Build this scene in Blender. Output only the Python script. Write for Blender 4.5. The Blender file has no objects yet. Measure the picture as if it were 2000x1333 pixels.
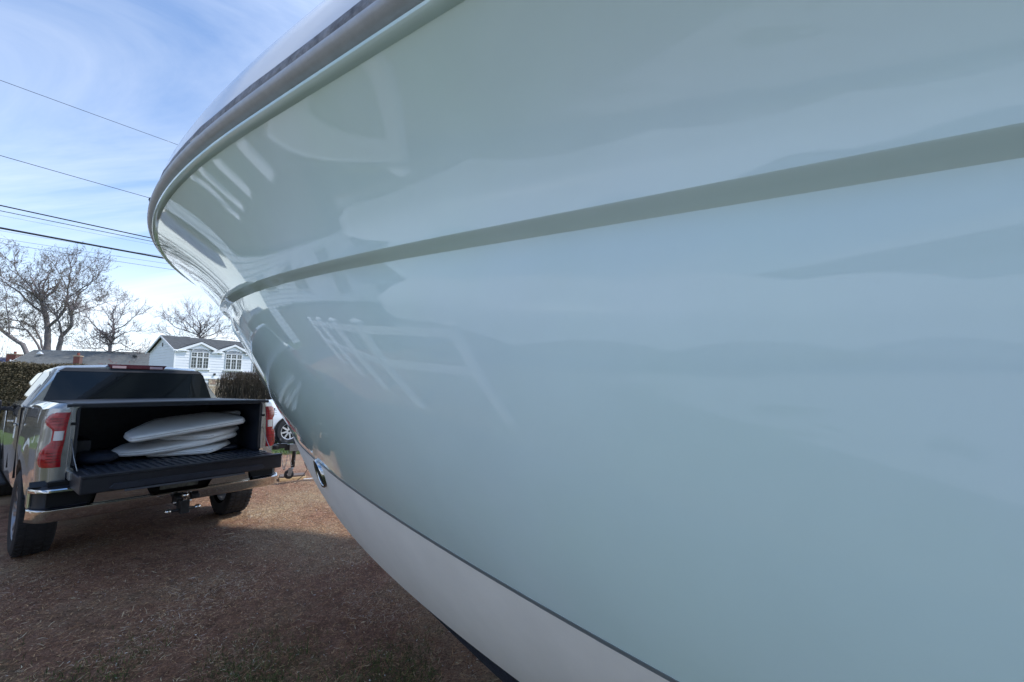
import bpy, math, random
import numpy as np
from mathutils import Vector, Matrix
random.seed(7); RNG = np.random.default_rng(7)
sc = bpy.context.scene
COL = sc.collection
R = math.radians
PI = math.pi

# ------------------------------------------------------------------ camera, sky, sun, exposure
CAM_H = 1.61; PITCH = 0.11312; FPX = 822.95
cam_d = bpy.data.cameras.new('camera'); cam = bpy.data.objects.new('camera', cam_d); COL.objects.link(cam)
cam_d.sensor_width = 36.0; cam_d.lens = FPX * 36.0 / 2000.0
cam_d.clip_start = 0.05; cam_d.clip_end = 3000
cam.location = (0, 0, CAM_H); cam.rotation_euler = (PI / 2 + PITCH, 0, 0)
sc.camera = cam
SUN_AZ = 74.0      # degrees right of the view direction (+Y), towards +X
SUN_EL = 57.0
sun_d = bpy.data.lights.new('sun', 'SUN'); sun = bpy.data.objects.new('sun', sun_d); COL.objects.link(sun)
sun_d.energy = 1.6; sun_d.angle = R(4.0); sun_d.color = (1.0, .955, .89)
sun.rotation_euler = (R(90 - SUN_EL), 0, R(180 - SUN_AZ))
vs = sc.view_settings
vs.view_transform = 'Standard'; vs.look = 'None'; vs.gamma = 1.0; vs.use_curve_mapping = False
vs.exposure = 1.14
sc.render.engine = 'CYCLES'
sc.cycles.max_bounces = 8; sc.cycles.glossy_bounces = 4; sc.cycles.transmission_bounces = 4
sc.cycles.use_denoising = True

W = bpy.data.worlds.new('World'); sc.world = W; W.use_nodes = True
nt = W.node_tree; nt.nodes.clear()
def N(nt, t, **kw):
    n = nt.nodes.new(t)
    for k, v in kw.items():
        if k == 'inp':
            for a, b in v.items(): n.inputs[a].default_value = b
        else: setattr(n, k, v)
    return n
sky = N(nt, 'ShaderNodeTexSky', sky_type='NISHITA', sun_disc=False)
sky.sun_elevation = R(SUN_EL); sky.sun_rotation = R(SUN_AZ)
sky.air_density = 1.0; sky.dust_density = .5; sky.ozone_density = 3.5
tc = N(nt, 'ShaderNodeTexCoord')
sep = N(nt, 'ShaderNodeSeparateXYZ')
nt.links.new(tc.outputs['Generated'], sep.inputs[0])
# project the view direction on a high cloud layer:  p = (x, y) / (z + 0.12)
zz = N(nt, 'ShaderNodeMath', operation='MAXIMUM'); zz.inputs[1].default_value = 0.0
nt.links.new(sep.outputs['Z'], zz.inputs[0])
za = N(nt, 'ShaderNodeMath', operation='ADD'); za.inputs[1].default_value = 0.22
nt.links.new(zz.outputs[0], za.inputs[0])
dx = N(nt, 'ShaderNodeMath', operation='DIVIDE'); dy = N(nt, 'ShaderNodeMath', operation='DIVIDE')
nt.links.new(sep.outputs['X'], dx.inputs[0]); nt.links.new(za.outputs[0], dx.inputs[1])
nt.links.new(sep.outputs['Y'], dy.inputs[0]); nt.links.new(za.outputs[0], dy.inputs[1])
cmb = N(nt, 'ShaderNodeCombineXYZ')
nt.links.new(dx.outputs[0], cmb.inputs['X']); nt.links.new(dy.outputs[0], cmb.inputs['Y'])
mp = N(nt, 'ShaderNodeMapping'); mp.inputs['Rotation'].default_value = (0, 0, R(52)); mp.inputs['Scale'].default_value = (.30, 1.15, 1)
nt.links.new(cmb.outputs[0], mp.inputs[0])
n1 = N(nt, 'ShaderNodeTexNoise'); n1.inputs['Scale'].default_value = 1.5; n1.inputs['Detail'].default_value = 9; n1.inputs['Roughness'].default_value = .58; n1.inputs['Distortion'].default_value = .55
nt.links.new(mp.outputs[0], n1.inputs['Vector'])
cr = N(nt, 'ShaderNodeValToRGB'); cr.color_ramp.elements[0].position = .48; cr.color_ramp.elements[1].position = .76
cr.color_ramp.elements[0].color = (0, 0, 0, 1); cr.color_ramp.elements[1].color = (1, 1, 1, 1)
nt.links.new(n1.outputs['Fac'], cr.inputs[0])
# thin veil everywhere low in the sky
hz = N(nt, 'ShaderNodeMapRange'); hz.inputs['From Min'].default_value = .0; hz.inputs['From Max'].default_value = .40
hz.inputs['To Min'].default_value = .80; hz.inputs['To Max'].default_value = 0.0; hz.interpolation_type = 'SMOOTHSTEP'
nt.links.new(zz.outputs[0], hz.inputs['Value'])
cm = N(nt, 'ShaderNodeMath', operation='MULTIPLY'); cm.inputs[1].default_value = .66
nt.links.new(cr.outputs[0], cm.inputs[0])
# screen of veil and streaks
i1 = N(nt, 'ShaderNodeMath', operation='SUBTRACT'); i1.inputs[0].default_value = 1.0; nt.links.new(hz.outputs[0], i1.inputs[1])
i2 = N(nt, 'ShaderNodeMath', operation='SUBTRACT'); i2.inputs[0].default_value = 1.0; nt.links.new(cm.outputs[0], i2.inputs[1])
im = N(nt, 'ShaderNodeMath', operation='MULTIPLY'); nt.links.new(i1.outputs[0], im.inputs[0]); nt.links.new(i2.outputs[0], im.inputs[1])
i3 = N(nt, 'ShaderNodeMath', operation='SUBTRACT'); i3.inputs[0].default_value = 1.0; nt.links.new(im.outputs[0], i3.inputs[1])
mx = N(nt, 'ShaderNodeMix', data_type='RGBA')
nt.links.new(i3.outputs[0], mx.inputs['Factor'])
tint = N(nt, 'ShaderNodeMix', data_type='RGBA', blend_type='MULTIPLY'); tint.inputs['Factor'].default_value = 1; tint.inputs[7].default_value = (.60, .82, .98, 1)
nt.links.new(sky.outputs[0], tint.inputs[6]); nt.links.new(tint.outputs[2], mx.inputs[6])

# thin cloud is brighter towards the sun
sd3 = N(nt, 'ShaderNodeVectorMath', operation='DOT_PRODUCT'); nt.links.new(tc.outputs['Generated'], sd3.inputs[0])
sd3.inputs[1].default_value = (math.sin(R(SUN_AZ)) * math.cos(R(SUN_EL)), math.cos(R(SUN_AZ)) * math.cos(R(SUN_EL)), math.sin(R(SUN_EL)))
glow = N(nt, 'ShaderNodeMapRange'); glow.interpolation_type = 'SMOOTHSTEP'; glow.inputs['From Min'].default_value = .2; glow.inputs['From Max'].default_value = 1.0; glow.inputs['To Min'].default_value = 1.0; glow.inputs['To Max'].default_value = 2.6
nt.links.new(sd3.outputs['Value'], glow.inputs['Value'])
vc = N(nt, 'ShaderNodeVectorMath', operation='SCALE'); vc.inputs[0].default_value = (5.6, 5.8, 6.0); nt.links.new(glow.outputs[0], vc.inputs['Scale'])
nt.links.new(vc.outputs[0], mx.inputs[7])
bg = N(nt, 'ShaderNodeBackground'); bg.inputs['Strength'].default_value = 0.115
nt.links.new(mx.outputs[2], bg.inputs['Color'])
wo = N(nt, 'ShaderNodeOutputWorld'); nt.links.new(bg.outputs[0], wo.inputs[0])

# ------------------------------------------------------------------ helpers
_cp, _sp = math.cos(PITCH), math.sin(PITCH)
def at(px, py, Y):
    """point at forward distance Y (metres along +Y) seen at photo pixel px, py"""
    a = (px - 1000.0) / FPX; b = (666.5 - py) / FPX
    dy_ = _cp - b * _sp; dz_ = _sp + b * _cp
    t = Y / dy_
    return Vector((a * t, Y, CAM_H + dz_ * t))
def atz(px, py, z):
    a = (px - 1000.0) / FPX; b = (666.5 - py) / FPX
    dy_ = _cp - b * _sp; dz_ = _sp + b * _cp
    t = (z - CAM_H) / dz_
    return Vector((a * t, dy_ * t, z))

class MB:
    def __init__(s): s.v = []; s.f = []
    def add(s, vs_, fs):
        o = len(s.v); s.v += [tuple(p) for p in vs_]; s.f += [tuple(i + o for i in f) for f in fs]; return s
    def box(s, x0, x1, y0, y1, z0, z1):
        v = [(x0, y0, z0), (x1, y0, z0), (x1, y1, z0), (x0, y1, z0), (x0, y0, z1), (x1, y0, z1), (x1, y1, z1), (x0, y1, z1)]
        return s.add(v, [(0, 3, 2, 1), (4, 5, 6, 7), (0, 1, 5, 4), (1, 2, 6, 5), (2, 3, 7, 6), (3, 0, 4, 7)])
    def grid(s, rows, close=False, flip=False):
        """rows: list of equally long lists of points"""
        n = len(rows[0]); o = []; fs = []
        for r in rows: o += list(r)
        m = n if close else n - 1
        for i in range(len(rows) - 1):
            for j in range(m):
                a = i * n + j; b = i * n + (j + 1) % n; c = (i + 1) * n + (j + 1) % n; d = (i + 1) * n + j
                fs.append((a, d, c, b) if flip else (a, b, c, d))
        return s.add(o, fs)
    def prism(s, outline, fn0, fn1):
        """outline: list of 2D points; fn0/fn1 map a 2D point to the two faces"""
        n = len(outline)
        v = [fn0(p) for p in outline] + [fn1(p) for p in outline]
        f = [tuple(range(n - 1, -1, -1)), tuple(range(n, 2 * n))] + [(i, (i + 1) % n, n + (i + 1) % n, n + i) for i in range(n)]
        return s.add(v, f)
    def tube(s, pts, rad, n=8, cap=True):
        pts = [Vector(p) for p in pts]
        if not hasattr(rad, '__len__'): rad = [rad] * len(pts)
        rows = []; up = None
        for i, p in enumerate(pts):
            t = (pts[min(i + 1, len(pts) - 1)] - pts[max(i - 1, 0)])
            t = t.normalized() if t.length > 1e-9 else Vector((0, 0, 1))
            if up is None:
                a = Vector((0, 0, 1)) if abs(t.z) < .9 else Vector((1, 0, 0))
                up = (a - t * a.dot(t)).normalized()
            else:
                up = up - t * up.dot(t)
                up = up.normalized() if up.length > 1e-6 else t.orthogonal().normalized()
            sd_ = t.cross(up)
            rows.append([p + (up * math.cos(k * 2 * PI / n) + sd_ * math.sin(k * 2 * PI / n)) * rad[i] for k in range(n)])
        o = len(s.v)
        s.grid(rows, close=True, flip=False)
        if cap:
            L = (len(rows) - 1) * n
            s.f.append(tuple(o + k for k in range(n - 1, -1, -1))); s.f.append(tuple(o + L + k for k in range(n)))
        return s
    def lathe(s, prof, origin, axis='x', n=32):
        """prof: (along, radius) list"""
        rows = []
        for a, r in prof:
            row = []
            for k in range(n):
                c, d = math.cos(2 * PI * k / n) * r, math.sin(2 * PI * k / n) * r
                p = {'x': (a, c, d), 'y': (d, a, c), 'z': (c, d, a)}[axis]
                row.append((p[0] + origin[0], p[1] + origin[1], p[2] + origin[2]))
            rows.append(row)
        return s.grid(rows, close=True)
    def build(s, name, mat, parent=None, smooth=False, bevel=0, seg=2, sub=0, loc=None, rot=None, auto=None):
        me = bpy.data.meshes.new(name); me.from_pydata(s.v, [], s.f); me.materials.append(mat)
        import bmesh
        bm = bmesh.new(); bm.from_mesh(me)
        if len(bm.faces) < 20000: bmesh.ops.recalc_face_normals(bm, faces=bm.faces)
        bm.to_mesh(me); bm.free()
        o = bpy.data.objects.new(name, me); COL.objects.link(o)
        if parent: o.parent = parent
        if smooth:
            for p in me.polygons: p.use_smooth = True
        if auto is not None:
            for p in me.polygons: p.use_smooth = True
            me.set_sharp_from_angle(angle=R(auto))
        if bevel:
            b = o.modifiers.new('bevel', 'BEVEL'); b.width = bevel; b.segments = seg; b.limit_method = 'ANGLE'; b.angle_limit = R(35); b.harden_normals = True
            for p in me.polygons: p.use_smooth = True
        if sub:
            m = o.modifiers.new('sub', 'SUBSURF'); m.levels = sub; m.render_levels = sub
        if loc: o.location = loc
        if rot: o.rotation_euler = rot
        return o

def tag(o, label=None, cat=None, group=None, kind=None):
    if label: o['label'] = label
    if cat: o['category'] = cat
    if group: o['group'] = group
    if kind: o['kind'] = kind
    return o
def empty(name, loc=(0, 0, 0), rz=0, rot=None):
    o = bpy.data.objects.new(name, None); COL.objects.link(o); o.location = loc
    o.rotation_euler = rot if rot else (0, 0, rz); o.empty_display_size = .1
    return o
def copy_tree(o, parent=None):
    c = o.copy(); COL.objects.link(c); c.parent = parent
    for ch in o.children: copy_tree(ch, c)
    return c

def mat(name, col, rough=.5, metal=0, noise=None, bump=None, coat=0, spec=.5, trans=0, alpha=1, ior=1.45, coat_rough=.03):
    m = bpy.data.materials.new(name); m.use_nodes = True; t = m.node_tree
    b = t.nodes['Principled BSDF']
    b.inputs['Base Color'].default_value = (*col, 1); b.inputs['Roughness'].default_value = rough; b.inputs['Metallic'].default_value = metal
    b.inputs['Coat Weight'].default_value = coat; b.inputs['Coat Roughness'].default_value = coat_rough
    b.inputs['Specular IOR Level'].default_value = spec; b.inputs['Transmission Weight'].default_value = trans; b.inputs['IOR'].default_value = ior
    b.inputs['Alpha'].default_value = alpha
    if noise or bump:
        tcn = N(t, 'ShaderNodeTexCoord')
    if noise:     # (scale, amount, stretch)
        sc_, am = noise[:2]
        mp_ = N(t, 'ShaderNodeMapping'); mp_.inputs['Scale'].default_value = noise[2] if len(noise) > 2 else (1, 1, 1)
        t.links.new(tcn.outputs['Object'], mp_.inputs[0])
        nn = N(t, 'ShaderNodeTexNoise'); nn.inputs['Scale'].default_value = sc_; nn.inputs['Detail'].default_value = 6; nn.inputs['Roughness'].default_value = .65
        t.links.new(mp_.outputs[0], nn.inputs['Vector'])
        r_ = N(t, 'ShaderNodeMapRange'); r_.inputs['From Min'].default_value = .3; r_.inputs['From Max'].default_value = .7
        r_.inputs['To Min'].default_value = 1 - am; r_.inputs['To Max'].default_value = 1 + am
        t.links.new(nn.outputs['Fac'], r_.inputs['Value'])
        hs = N(t, 'ShaderNodeMix', data_type='RGBA', blend_type='MULTIPLY'); hs.inputs['Factor'].default_value = 1; hs.inputs[6].default_value = (*col, 1)
        t.links.new(r_.outputs[0], hs.inputs[7]); t.links.new(hs.outputs[2], b.inputs['Base Color'])
        rr = N(t, 'ShaderNodeMapRange'); rr.inputs['To Min'].default_value = max(rough - .06 * (rough > .1), .01); rr.inputs['To Max'].default_value = min(rough + .06 * (rough > .1), 1)
        t.links.new(nn.outputs['Fac'], rr.inputs['Value']); t.links.new(rr.outputs[0], b.inputs['Roughness'])
    if bump:      # (scale, strength, distance)
        nb = N(t, 'ShaderNodeTexNoise'); nb.inputs['Scale'].default_value = bump[0]; nb.inputs['Detail'].default_value = 5
        t.links.new(tcn.outputs['Object'], nb.inputs['Vector'])
        bp = N(t, 'ShaderNodeBump'); bp.inputs['Strength'].default_value = bump[1]; bp.inputs['Distance'].default_value = bump[2]
        t.links.new(nb.outputs['Fac'], bp.inputs['Height']); t.links.new(bp.outputs[0], b.inputs['Normal'])
        if coat: t.links.new(bp.outputs[0], b.inputs['Coat Normal'])
    return m

M = {}
def gelcoat():
    m = mat('seafoam_gelcoat', (.64, .73, .735), .02, spec=.5); t = m.node_tree; b = t.nodes['Principled BSDF']
    g = N(t, 'ShaderNodeTexCoord')
    def nz(sc_, det, rg=.6):
        n = N(t, 'ShaderNodeTexNoise'); n.inputs['Scale'].default_value = sc_; n.inputs['Detail'].default_value = det; n.inputs['Roughness'].default_value = rg
        t.links.new(g.outputs['Object'], n.inputs['Vector']); return n
    def mr(fac, a0, a1, b0, b1):
        r = N(t, 'ShaderNodeMapRange'); r.inputs['From Min'].default_value = a0; r.inputs['From Max'].default_value = a1; r.inputs['To Min'].default_value = b0; r.inputs['To Max'].default_value = b1
        t.links.new(fac, r.inputs['Value']); return r
    big = nz(1.1, 3); mott = nz(3.7, 5); dust = nz(150, 2, .5); smudge = nz(6, 7, .7)
    c1 = N(t, 'ShaderNodeMix', data_type='RGBA'); c1.inputs[6].default_value = (.64, .785, .745, 1); c1.inputs[7].default_value = (.655, .775, .775, 1)
    t.links.new(mr(big.outputs['Fac'], .38, .62, 0, 1).outputs[0], c1.inputs['Factor'])
    c2 = N(t, 'ShaderNodeMix', data_type='RGBA', blend_type='MULTIPLY'); c2.inputs['Factor'].default_value = 1; t.links.new(c1.outputs[2], c2.inputs[6]); t.links.new(mr(mott.outputs['Fac'], .3, .7, .975, 1.02).outputs[0], c2.inputs[7])
    c3 = N(t, 'ShaderNodeMix', data_type='RGBA'); t.links.new(mr(dust.outputs['Fac'], .74, .80, 0, .35).outputs[0], c3.inputs['Factor']); t.links.new(c2.outputs[2], c3.inputs[6]); c3.inputs[7].default_value = (.74, .77, .75, 1)
    t.links.new(c3.outputs[2], b.inputs['Base Color'])
    t.links.new(mr(smudge.outputs['Fac'], .35, .75, .006, .030).outputs[0], b.inputs['Roughness'])
    wav = nz(1.7, 1); peel = nz(260, 1)
    b1 = N(t, 'ShaderNodeBump'); b1.inputs['Strength'].default_value = .04; b1.inputs['Distance'].default_value = .01; t.links.new(wav.outputs['Fac'], b1.inputs['Height'])
    b2 = N(t, 'ShaderNodeBump'); b2.inputs['Strength'].default_value = .02; b2.inputs['Distance'].default_value = .0006; t.links.new(peel.outputs['Fac'], b2.inputs['Height']); t.links.new(b1.outputs[0], b2.inputs['Normal'])
    t.links.new(b2.outputs[0], b.inputs['Normal'])
    return m
M['gel'] = gelcoat()
M['gel_white'] = mat('white_bottom_gelcoat', (.92, .865, .81), .42, noise=(3, .05), spec=.35)
M['deck_white'] = mat('white_deck_gelcoat', (.74, .74, .77), .12, noise=(1, .02))
M['pin'] = mat('grey_boot_stripe', (.20, .22, .235), .3)
M['rub'] = mat('grey_vinyl_rub_rail', (.44, .445, .465), .45, noise=(24, .10, (1, 1, 1)), bump=(120, .1, .002))
M['caulk'] = mat('weathered_deck_seam', (.21, .205, .215), .7, noise=(30, .5), bump=(60, .6, .01))
M['caulk_light'] = mat('old_sealant', (.55, .53, .47), .7, noise=(40, .3))
M['steel'] = mat('polished_steel', (.62, .62, .61), .12, 1)
M['dark'] = mat('black_plastic', (.018, .02, .026), .45, noise=(20, .2), bump=(160, .15, .002))
M['liner'] = mat('bed_liner', (.028, .034, .048), .38, noise=(20, .2), bump=(200, .2, .002))
M['hole'] = mat('dark_underside', (.01, .01, .01), .9)
M['rubber'] = mat('tyre_rubber', (.022, .022, .024), .8, noise=(30, .3), bump=(80, .3, .01))
M['paint'] = mat('grey_metallic_paint', (.285, .29, .285), .26, .75, noise=(2, .04), coat=1.0, bump=(.9, .03, .01))
M['chrome'] = mat('chrome', (.62, .62, .61), .07, 1, bump=(2, .06, .01))
M['glass'] = mat('tinted_glass', (.005, .007, .009), .02, spec=.32)
M['alloy'] = mat('grey_alloy', (.30, .30, .31), .35, .6)
M['red'] = mat('red_lens', (.36, .003, .012), .08, noise=(14, .45, (1, 1, 5)), coat=.6, bump=(60, .15, .004))
M['clear'] = mat('clear_lens', (.62, .60, .60), .15, .3, bump=(90, .4, .004))
M['lensdark'] = mat('smoked_red_lens', (.07, .012, .018), .12, coat=.3)
M['lenspink'] = mat('pale_lens', (.42, .30, .32), .15, coat=.3)
M['vinyl'] = mat('white_marine_vinyl', (.83, .82, .80), .34, noise=(9, .04), bump=(5, .25, .01))
M['navy'] = mat('navy_fabric', (.014, .019, .035), .8, noise=(12, .4), bump=(14, .8, .03))
M['paper'] = mat('white_paper', (.66, .66, .66), .6)
M['galv'] = mat('dull_steel', (.33, .34, .35), .42, .9, noise=(40, .2))
M['jackblack'] = mat('black_painted_steel', (.02, .021, .023), .45, noise=(30, .4))
M['carpet'] = mat('black_bunk_carpet', (.022, .023, .032), .95, noise=(120, .6), bump=(260, 1, .01))
M['carwhite'] = mat('white_car_paint', (.78, .79, .80), .12, coat=.5)
M['wood_grey'] = mat('weathered_plank', (.15, .115, .10), .8, noise=(6, .35, (2, 14, 14)), bump=(30, .4, .01))
M['wood_new'] = mat('cut_plank', (.72, .50, .27), .7, noise=(6, .25, (2, 14, 14)), bump=(30, .3, .01))
M['siding'] = mat('white_vinyl_siding', (.80, .80, .81), .45, noise=(1, .03))
M['trim'] = mat('white_trim', (.82, .82, .82), .4)
M['roof'] = mat('grey_shingles', (.095, .098, .098), .85, noise=(3, .25), bump=(20, .6, .03))
M['roof2'] = mat('pale_grey_shingles', (.165, .168, .16), .85, noise=(4, .22), bump=(20, .6, .03))
M['brick'] = mat('red_brick', (.26, .085, .065), .85, noise=(6, .35))
M['tanbrick'] = mat('tan_stone', (.50, .38, .26), .85, noise=(9, .4))
M['winglass'] = mat('house_window_glass', (.035, .045, .045), .08, noise=(2, .5))
M['muntin'] = mat('window_bars', (.66, .67, .66), .5)
M['fan'] = mat('arched_fanlight', (.33, .35, .40), .3, noise=(8, .3))
M['door'] = mat('pale_grey_door', (.42, .43, .47), .5)
M['solar'] = mat('solar_panel', (.10, .09, .15), .2, noise=(3, .2))
M['bark'] = mat('grey_brown_bark', (.17, .148, .14), .9, noise=(4, .3), bump=(12, .8, .04))
M['twig'] = mat('bare_twigs', (.24, .20, .195), .9, noise=(2, .25))
M['bud'] = mat('opening_buds', (.13, .12, .07), .8, noise=(2, .4))
M['redbud'] = mat('red_buds', (.25, .08, .075), .8, noise=(4, .4))
M['hedge_twig'] = mat('brown_hedge_twigs', (.085, .066, .048), .9, noise=(3, .35))
M['wire'] = mat('black_cable', (.02, .02, .025), .6)
M['vinylfence'] = mat('white_vinyl_fence', (.82, .82, .83), .4)
M['wrap'] = mat('white_shrink_wrap', (.80, .81, .83), .38, bump=(1.4, .4, .05))
M['asphalt'] = mat('asphalt', (.055, .055, .058), .9, noise=(40, .25))
# ------------------------------------------------------------------ ground
def ramp_mat(name, fn):
    m = bpy.data.materials.new(name); m.use_nodes = True; fn(m.node_tree, m.node_tree.nodes['Principled BSDF']); return m
def noise_node(t, vec, scale, detail=6, rough=.6, dist=0):
    n = N(t, 'ShaderNodeTexNoise'); n.inputs['Scale'].default_value = scale; n.inputs['Detail'].default_value = detail
    n.inputs['Roughness'].default_value = rough; n.inputs['Distortion'].default_value = dist; t.links.new(vec, n.inputs['Vector']); return n
def ramp(t, fac, stops, interp='LINEAR'):
    r = N(t, 'ShaderNodeValToRGB'); r.color_ramp.interpolation = interp
    els = r.color_ramp.elements
    while len(els) < len(stops): els.new(.5)
    for e, (p_, c) in zip(els, stops): e.position = p_; e.color = (*c, 1)
    t.links.new(fac, r.inputs[0]); return r
def mixc(t, fac, a, b, mode='MIX'):
    m = N(t, 'ShaderNodeMix', data_type='RGBA', blend_type=mode)
    if hasattr(fac, 'links'): t.links.new(fac, m.inputs['Factor'])
    else: m.inputs['Factor'].default_value = fac
    for i, x in ((6, a), (7, b)):
        if hasattr(x, 'links'): t.links.new(x, m.inputs[i])
        else: m.inputs[i].default_value = (*x, 1)
    return m.outputs[2]

def mulch_colour(t, b):
    g = N(t, 'ShaderNodeNewGeometry')
    pos = g.outputs['Position']
    big = noise_node(t, pos, .55, 4, .6, .4)
    mid = noise_node(t, pos, 7, 8, .7, .5)
    fine = noise_node(t, pos, 70, 6, .75, .6)
    grn = noise_node(t, pos, 1.3, 5, .6, .3)
    base = ramp(t, mid.outputs['Fac'], [(.25, (.10, .064, .040)), (.5, (.30, .162, .108)), (.75, (.44, .275, .19))])
    fr = ramp(t, fine.outputs['Fac'], [(.3, (.35, .33, .33)), (.55, (1, 1, 1)), (.72, (2.1, 1.9, 1.7))])
    c = mixc(t, 1.0, base.outputs[0], fr.outputs[0], 'MULTIPLY')
    straw = ramp(t, big.outputs['Fac'], [(.46, (0, 0, 0)), (.66, (1, 1, 1))])
    c2 = mixc(t, straw.outputs[0], c, mixc(t, 1.0, (.40, .30, .19), fr.outputs[0], 'MULTIPLY'))
    sx = N(t, 'ShaderNodeSeparateXYZ'); t.links.new(pos, sx.inputs[0])
    # moss and thin grass nearer the camera and towards the boat
    near = N(t, 'ShaderNodeMapRange'); near.inputs['From Min'].default_value = 3.1; near.inputs['From Max'].default_value = 1.9
    near.inputs['To Min'].default_value = 0; near.inputs['To Max'].default_value = .55
    t.links.new(sx.outputs['Y'], near.inputs['Value'])
    gr = N(t, 'ShaderNodeMath', operation='ADD'); t.links.new(grn.outputs['Fac'], gr.inputs[0]); t.links.new(near.outputs[0], gr.inputs[1])
    gm = ramp(t, gr.outputs[0], [(.74, (0, 0, 0)), (1.0, (.9, .9, .9))])
    c3 = mixc(t, gm.outputs[0], c2, mixc(t, 1.0, (.17, .18, .075), fr.outputs[0], 'MULTIPLY'))
    # lawn beyond the drive, grass verge further off
    far = N(t, 'ShaderNodeMapRange'); far.inputs['From Min'].default_value = 11.2; far.inputs['From Max'].default_value = 12.0
    edge = noise_node(t, pos, 2.2, 4)
    ad = N(t, 'ShaderNodeMath', operation='ADD'); t.links.new(sx.outputs['Y'], ad.inputs[0])
    ml = N(t, 'ShaderNodeMath', operation='MULTIPLY'); ml.inputs[1].default_value = 1.5; t.links.new(edge.outputs['Fac'], ml.inputs[0]); t.links.new(ml.outputs[0], ad.inputs[1])
    t.links.new(ad.outputs[0], far.inputs['Value'])
    lawn = ramp(t, fine.outputs['Fac'], [(.3, (.035, .06, .015)), (.7, (.10, .15, .045))])
    c4 = mixc(t, far.outputs[0], c3, lawn.outputs[0])
    t.links.new(c4, b.inputs['Base Color'])
    b.inputs['Roughness'].default_value = .92; b.inputs['Specular IOR Level'].default_value = .25
    bp = N(t, 'ShaderNodeBump'); bp.inputs['Strength'].default_value = .9; bp.inputs['Distance'].default_value = .02
    t.links.new(fine.outputs['Fac'], bp.inputs['Height'])
    t.links.new(bp.outputs[0], b.inputs['Normal'])
M['mulch'] = ramp_mat('brown_mulch_and_lawn', mulch_colour)
from mathutils import noise as mn
def gz(x, y):
    d = math.hypot(x + 2.5, y - 4)
    k = max(0.0, min(1.0, (9 - d) / 2))
    return k * (.018 * mn.noise((x * 1.4, y * 1.4, 0)) + .012 * mn.noise((x * 5, y * 5, 3)) + .007 * mn.noise((x * 16, y * 16, 5)))
mb = MB()
xs = np.concatenate([[-400, -120, -40, -20, -13], np.arange(-12, 4.01, .075), [6, 12, 30, 90, 400]])
ys = np.concatenate([[-300, -60, -20, -6], np.arange(-4, 12.01, .075), [14, 20, 40, 90, 200, 700]])
mb.grid([[(x, y, gz(x, y)) for x in xs] for y in ys])
tag(mb.build('ground', M['mulch'], smooth=True), 'brown mulch and thin mossy grass with lawn beyond', kind='structure')

# loose litter on the ground: dead grass, bark shreds, white crumbs
def litter(name, n, region, length, width, mat_, curl=.4, lift=.012, stand=.15, seed=1, seg=3, label=None, dens=None):
    rg = np.random.default_rng(seed)
    V = np.zeros((n, (seg + 1) * 2, 3), np.float32)
    k = 0
    X = np.empty(n); Y = np.empty(n)
    while k < n:
        x = rg.uniform(region[0], region[1], n); y = region[2] + (region[3] - region[2]) * rg.random(n) ** 1.35
        keep = np.ones(n, bool) if dens is None else rg.random(n) < dens(x, y)
        x = x[keep]; y = y[keep]; m = min(n - k, len(x)); X[k:k + m] = x[:m]; Y[k:k + m] = y[:m]; k += m
    L = length * np.exp(rg.normal(0, .45, n)); wd = width * np.exp(rg.normal(0, .3, n))
    th = rg.uniform(0, 2 * np.pi, n); cv = rg.normal(0, curl, n); el = np.abs(rg.normal(0, stand, n)); z0 = rg.uniform(0, lift, n)
    px = X.copy(); py = Y.copy()
    pz = np.array([gz(a, b) for a, b in zip(X, Y)]) + z0
    for i in range(seg + 1):
        wi = wd * (1 - .7 * abs(i / seg - .4))
        nx, ny = -np.sin(th), np.cos(th)
        tl = rg.normal(0, .3, n) * wi
        V[:, 2 * i] = np.stack([px - nx * wi, py - ny * wi, pz + tl], 1); V[:, 2 * i + 1] = np.stack([px + nx * wi, py + ny * wi, pz - tl], 1)
        st = L / seg
        px = px + np.cos(th) * st * np.cos(el); py = py + np.sin(th) * st * np.cos(el); pz = pz + st * np.sin(el)
        th = th + cv; el = el - rg.uniform(0, .25, n)
    nv = (seg + 1) * 2
    q = np.array([[2 * i, 2 * i + 1, 2 * i + 3, 2 * i + 2] for i in range(seg)])
    F = (np.arange(n)[:, None, None] * nv + q[None]).reshape(-1, 4)
    me = bpy.data.meshes.new(name); me.vertices.add(n * nv); me.vertices.foreach_set('co', V.reshape(-1))
    me.loops.add(F.size); me.loops.foreach_set('vertex_index', F.reshape(-1).astype(np.int32))
    me.polygons.add(len(F)); me.polygons.foreach_set('loop_start', np.arange(0, F.size, 4, dtype=np.int32)); me.polygons.foreach_set('loop_total', np.full(len(F), 4, np.int32))
    me.update(); me.materials.append(mat_)
    o = bpy.data.objects.new(name, me); COL.objects.link(o); tag(o, label, kind='stuff'); return o
def island_mat(name, stops, rough=.85):
    def fn(t, b):
        g = N(t, 'ShaderNodeNewGeometry'); r = ramp(t, g.outputs['Random Per Island'], stops)
        t.links.new(r.outputs[0], b.inputs['Base Color']); b.inputs['Roughness'].default_value = rough; b.inputs['Specular IOR Level'].default_value = .25
    return ramp_mat(name, fn)
M['shred'] = island_mat('bark_shreds', [(0, (0.068, 0.037, 0.025)), (.45, (0.229, 0.111, 0.065)), (.75, (0.411, 0.223, 0.121)), (.93, (0.670, 0.433, 0.230)), (1, (0.700, 0.632, 0.451))])
M['straw'] = island_mat('dead_grass', [(0, (0.336, 0.232, 0.140)), (.6, (0.700, 0.520, 0.331)), (.9, (0.700, 0.620, 0.550)), (1, (0.700, 0.620, 0.550))])
M['moss'] = island_mat('short_green_grass', [(0, (0.036, 0.049, 0.017)), (.6, (0.081, 0.112, 0.032)), (1, (0.172, 0.203, 0.060))])
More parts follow.
